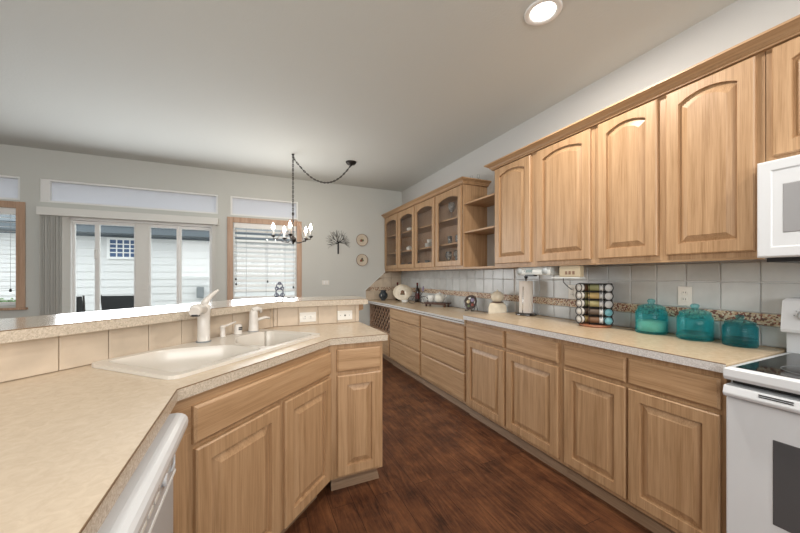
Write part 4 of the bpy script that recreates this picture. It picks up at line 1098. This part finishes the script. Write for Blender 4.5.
# stack of saucers (door 2, middle shelf)
for k in range(5):
    tag(MB().lathe([(.001, 0), (.04, 0), (.065, .006), (.066, .009), (.04, .004), (.001, .004)], n=24).build('saucer', CERW, loc=(XU + .12, yat(2, .14), shelfz[1] + k * .0125)), 'white saucer number %s up in the small stack behind the third glass door' % ('one', 'two', 'three', 'four', 'five')[k], 'saucer', 'stacked white saucers')
tag(MB().lathe([(.001, 0), (.022, 0), (.034, .02), (.038, .05), (.035, .05), (.03, .02), (.001, .006)], n=22).build('tea_cup', CERW, loc=(XU + .12, yat(2, .14), shelfz[1] + .0625)), 'white cup standing on the saucer stack behind the third glass door', 'cup')
for dno, lv, off, lab in ((1, 1, .10, 'white teapot-like bowl on the middle shelf behind the second farthest glass door'), (1, 2, .12, 'small white figurine-like cup on the top shelf behind the second farthest glass door'), (0, 1, .25, 'small white cup on the middle shelf behind the farthest glass door')):
    tag(MB().lathe([(.001, 0), (.025, 0), (.045, .02), (.05, .05), (.035, .06), (.018, .072), (.001, .078)], n=22).build('lidded_bowl', CERW, loc=(XU + .11, yat(dno, off), shelfz[lv])), lab, 'bowl')
tag(MB().lathe([(.001, 0), (.05, 0), (.075, .008), (.077, .012), (.05, .006), (.001, .006)], n=24).build('side_plate', CERW, loc=(XU + .14, yat(1, .28), shelfz[1])), 'flat white plate on the middle shelf behind the second farthest glass door', 'plate')
# wire ornament on top of cabinet
r = thing('wire_scroll', 'thin wire scroll ornament standing on top of the glass cabinet end', 'ornament', (2.25, 2.93, 2.3135), math.radians(-60))
for s in (-1, 1):
    MB().tube([(s * .0, 0, .0), (s * .03, 0, .02), (s * .055, 0, .055), (s * .05, 0, .085), (s * .03, 0, .085), (s * .025, 0, .06), (s * .045, 0, .03), (s * .075, 0, .0)], .0022, 6).build('scroll', GREYPL, r)
MB().box((-.09, -.006, -.0), (.09, .006, .003)).build('base_bar', GREYPL, r)

# ---------------------------------------------------------------- far wall decor
r = thing('metal_tree_wall_art', 'black wire tree sculpture hung on the far wall', 'wall art', (1.235, FY - .012, 1.70))
MB().box((-.011, -.008, -.075), (.011, .008, .105)).build('trunk', IRON, r, bevel=.003)
m = MB(); rt_ = random.Random(5)
for k in range(14):
    a = math.radians(-14 + k * 208 / 13)
    L = rt_.uniform(.16, .235)
    p0_ = Vector((0, 0, .10 + rt_.uniform(-.01, .02)))
    d = Vector((math.cos(a), 0, math.sin(a)))
    mid = p0_ + d * L * .5 + Vector((rt_.uniform(-.015, .015), rt_.uniform(-.006, .004), rt_.uniform(-.015, .015)))
    end = p0_ + d * L + Vector((0, rt_.uniform(-.012, .004), rt_.uniform(-.01, .015)))
    m.tube([p0_, mid, end], [.0036, .0028, .0014], 5)
    for q in (-.45, .4):
        e2 = mid + Matrix.Rotation(q, 3, 'Y') @ (d * L * .48)
        m.tube([mid, e2], [.0022, .0012], 4)
m.build('branches', IRON, r)
def wall_plate(z, x, label, variant):
    r = thing('wall_plate', label, 'plate', (x, FY - .001, z), 0, 'decorative plates on the far wall')
    rt = Matrix.Rotation(PI / 2, 3, 'X'); R = .10
    MB().lathe([(.001, 0), (R * .6, 0), (R * .97, .014), (R, .018), (R * .96, .02), (R * .6, .006), (.001, .006)], n=36, rot=rt).build('plate', plain('ivory_glaze', (.62, .54, .43), .25), r)
    MB().tube([(R * .975 * math.cos(2 * PI * k / 36), -.0185, R * .975 * math.sin(2 * PI * k / 36)) for k in range(36)], .004, 6, closed=True).build('painted_rim', BRN, r)
    for j, (cx, cz, rr, mt) in enumerate(((0, 0, .026, BRN), (-.018, -.012, .016, RED), (.02, -.006, .014, OLV), (0.004, .024, .013, BLKMETAL if variant else YEL))):
        MB().lathe([(.001, .0065 + j * .0006), (rr, .0065 + j * .0006), (rr, .008 + j * .0006), (.001, .0081 + j * .0006)], (cx, 0, cz), 14, rot=rt).build('painted_motif', mt, r)
wall_plate(1.868, 1.635, 'ivory round plate with brown motif, upper of two on the far wall', 0)
wall_plate(1.535, 1.600 + .035, 'ivory round plate with darker motif, lower of two on the far wall', 1)

# ornament on the bar
r = thing('openwork_ornament', 'small blue-grey openwork metal ornament on the raised bar before the blind', 'ornament', (.185, 2.745, 1.0955), .1)
m = MB()
for cx, cz, rr in ((0, .045, .028), (-.022, .022, .014), (.022, .022, .014), (0, .092, .024), (-.02, .075, .012), (.02, .075, .012), (0, .115, .01)):
    m.tube([(cx + rr * math.cos(2 * PI * k / 16), 0, cz + rr * math.sin(2 * PI * k / 16)) for k in range(16)], .0042, 6, closed=True)
m.build('scrolls', BLUEGREY, r)
for s in (-1, 1): MB().tube([(s * .028, -.012, 0), (s * .022, 0, .02), (s * .028, 0, .06)], .004, 6).build('leg', BLUEGREY, r)
tag(MB().box((.235, 2.725, 1.0955), (.305, 2.760, 1.1005)).build('phone', BLACK, bevel=.002), 'thin dark flat gadget lying on the bar beside the ornament', 'gadget')

# ---------------------------------------------------------------- chandelier
CX, CY = .430, 4.10
r = thing('chandelier', 'five-arm dark chandelier with lit candle bulbs hanging before the window', 'chandelier', (CX, CY, 0))
def chain(m, pts_fn, L, step=.026, rad=.0035):
    n = int(L / step)
    for k in range(n):
        p = Vector(pts_fn(k / n)); q = Vector(pts_fn((k + 1) / n)); d = (q - p); ln = d.length; d.normalize()
        u = d.cross(Vector((.3, .9, .1))).normalized()
        if k % 2: u = u.cross(d).normalized()
        c = (p + q) / 2
        m.tube([c + d * (ln * .72 * math.cos(2 * PI * j / 8)) + u * (.0085 * math.sin(2 * PI * j / 8)) for j in range(8)], rad, 4, closed=True)
m = MB(); chain(m, lambda t: (0, 0, 2.735 - t * (2.735 - 2.04)), .695); m.build('chain', BLKMETAL, r)
MB().tube([(0, 0, 2.753), (0, 0, 2.735), (.012, 0, 2.722), (.014, 0, 2.71), (0, 0, 2.70), (-.01, 0, 2.71)], .004, 8).lathe([(.016, 2.753), (.016, 2.745), (.008, 2.738)], n=16).build('ceiling_hook', BLKMETAL, r)
DX = 1.148 - CX; DY = 4.075 - CY
def sag(t):
    return (DX * t, DY * t, 2.715 - .268 * 4 * t * (1 - t) * (1.0 + .15 * (t - .5)))
m = MB(); chain(m, sag, 1.0, .028); m.tube([sag(k / 20) for k in range(21)], .0025, 5); m.build('swag_chain', BLKMETAL, r)
MB().lathe([(.068, 2.7535), (.068, 2.745), (.055, 2.725), (.02, 2.715), (.008, 2.70), (.001, 2.699)], (DX, DY, 0), 28).build('canopy', BLKMETAL, r)
MB().lathe([(.001, 2.05), (.012, 2.04), (.014, 2.02), (.006, 2.0), (.006, 1.96), (.016, 1.94), (.008, 1.92), (.008, 1.77), (.02, 1.75), (.038, 1.725), (.038, 1.695), (.018, 1.68), (.012, 1.665), (.001, 1.655)], n=20).build('center_column', BLKMETAL, r)
VA = math.atan2(-CY, -CX)      # heading from the chandelier to the kitchen side
for k in range(5):
    a = VA + math.radians(-8 + 72 * k); ca, sa = math.cos(a), math.sin(a); RA = .225
    def pt(rad, z): return (rad * ca, rad * sa, z)
    arm = MB().tube([pt(.02, 1.71), pt(.06, 1.675), pt(.11, 1.68), pt(.17, 1.705), pt(RA, 1.715), pt(RA, 1.735)], .005, 8).build('arm', BLKMETAL, r)
    MB().lathe([(.001, 1.728), (.012, 1.730), (.028, 1.745), (.030, 1.751), (.008, 1.748)], pt(RA, 0), 18).build('drip_cup', BLKMETAL, arm)
    MB().lathe([(.011, 1.750), (.011, 1.818), (.004, 1.821)], pt(RA, 0), 14).build('candle_sleeve', CERW, arm)
    MB().lathe([(.008, 1.821), (.019, 1.838), (.021, 1.853), (.011, 1.882), (.002, 1.902)], pt(RA, 0), 14).build('bulb', BULB, arm)
    pl = bpy.data.lights.new('bulb_light', 'POINT'); pl.energy = 2.2; pl.color = (1, .9, .78); pl.shadow_soft_size = .02
    po = bpy.data.objects.new('bulb_light', pl); C.objects.link(po); po.parent = r; po.location = pt(RA, 1.925)
    MB().tube([pt(.008, 1.95), pt(.04, 1.955), (pt(.08, 1.90)), pt(.13, 1.80), pt(.18, 1.712)], .0032, 6).build('scroll', BRN, r)

# ---------------------------------------------------------------- ceiling cans
def can(x, y, label, power=20):
    r = thing('recessed_light', label, 'ceiling light', (x, y, CEIL), 0, 'recessed ceiling lights')
    MB().lathe([(.098, -.0005), (.098, -.006), (.092, -.010), (.070, -.008), (.066, -.0025), (.066, -.0005)], n=40).build('trim_ring', WHITE, r)
    MB().lathe([(.001, -.004), (.062, -.004), (.065, -.0015), (.001, -.001)], n=32).build('lens', CANLIT, r)
    l = bpy.data.lights.new('can_light', 'AREA'); l.shape = 'DISK'; l.size = .13; l.energy = power; l.color = (1, .94, .86)
    o = bpy.data.objects.new('can_light', l); C.objects.link(o); o.parent = r; o.location = (0, 0, -.015)
can(1.473, 1.309, 'lit recessed ceiling light above the right counter')
can(1.473, -.55, 'recessed fill light added above the range, outside the frame')  # unseen fixture, added for extra brightness
can(-.6, .35, 'recessed fill light added over the left counter, outside the frame', 9)  # out-of-view lamp added to lift the room's brightness
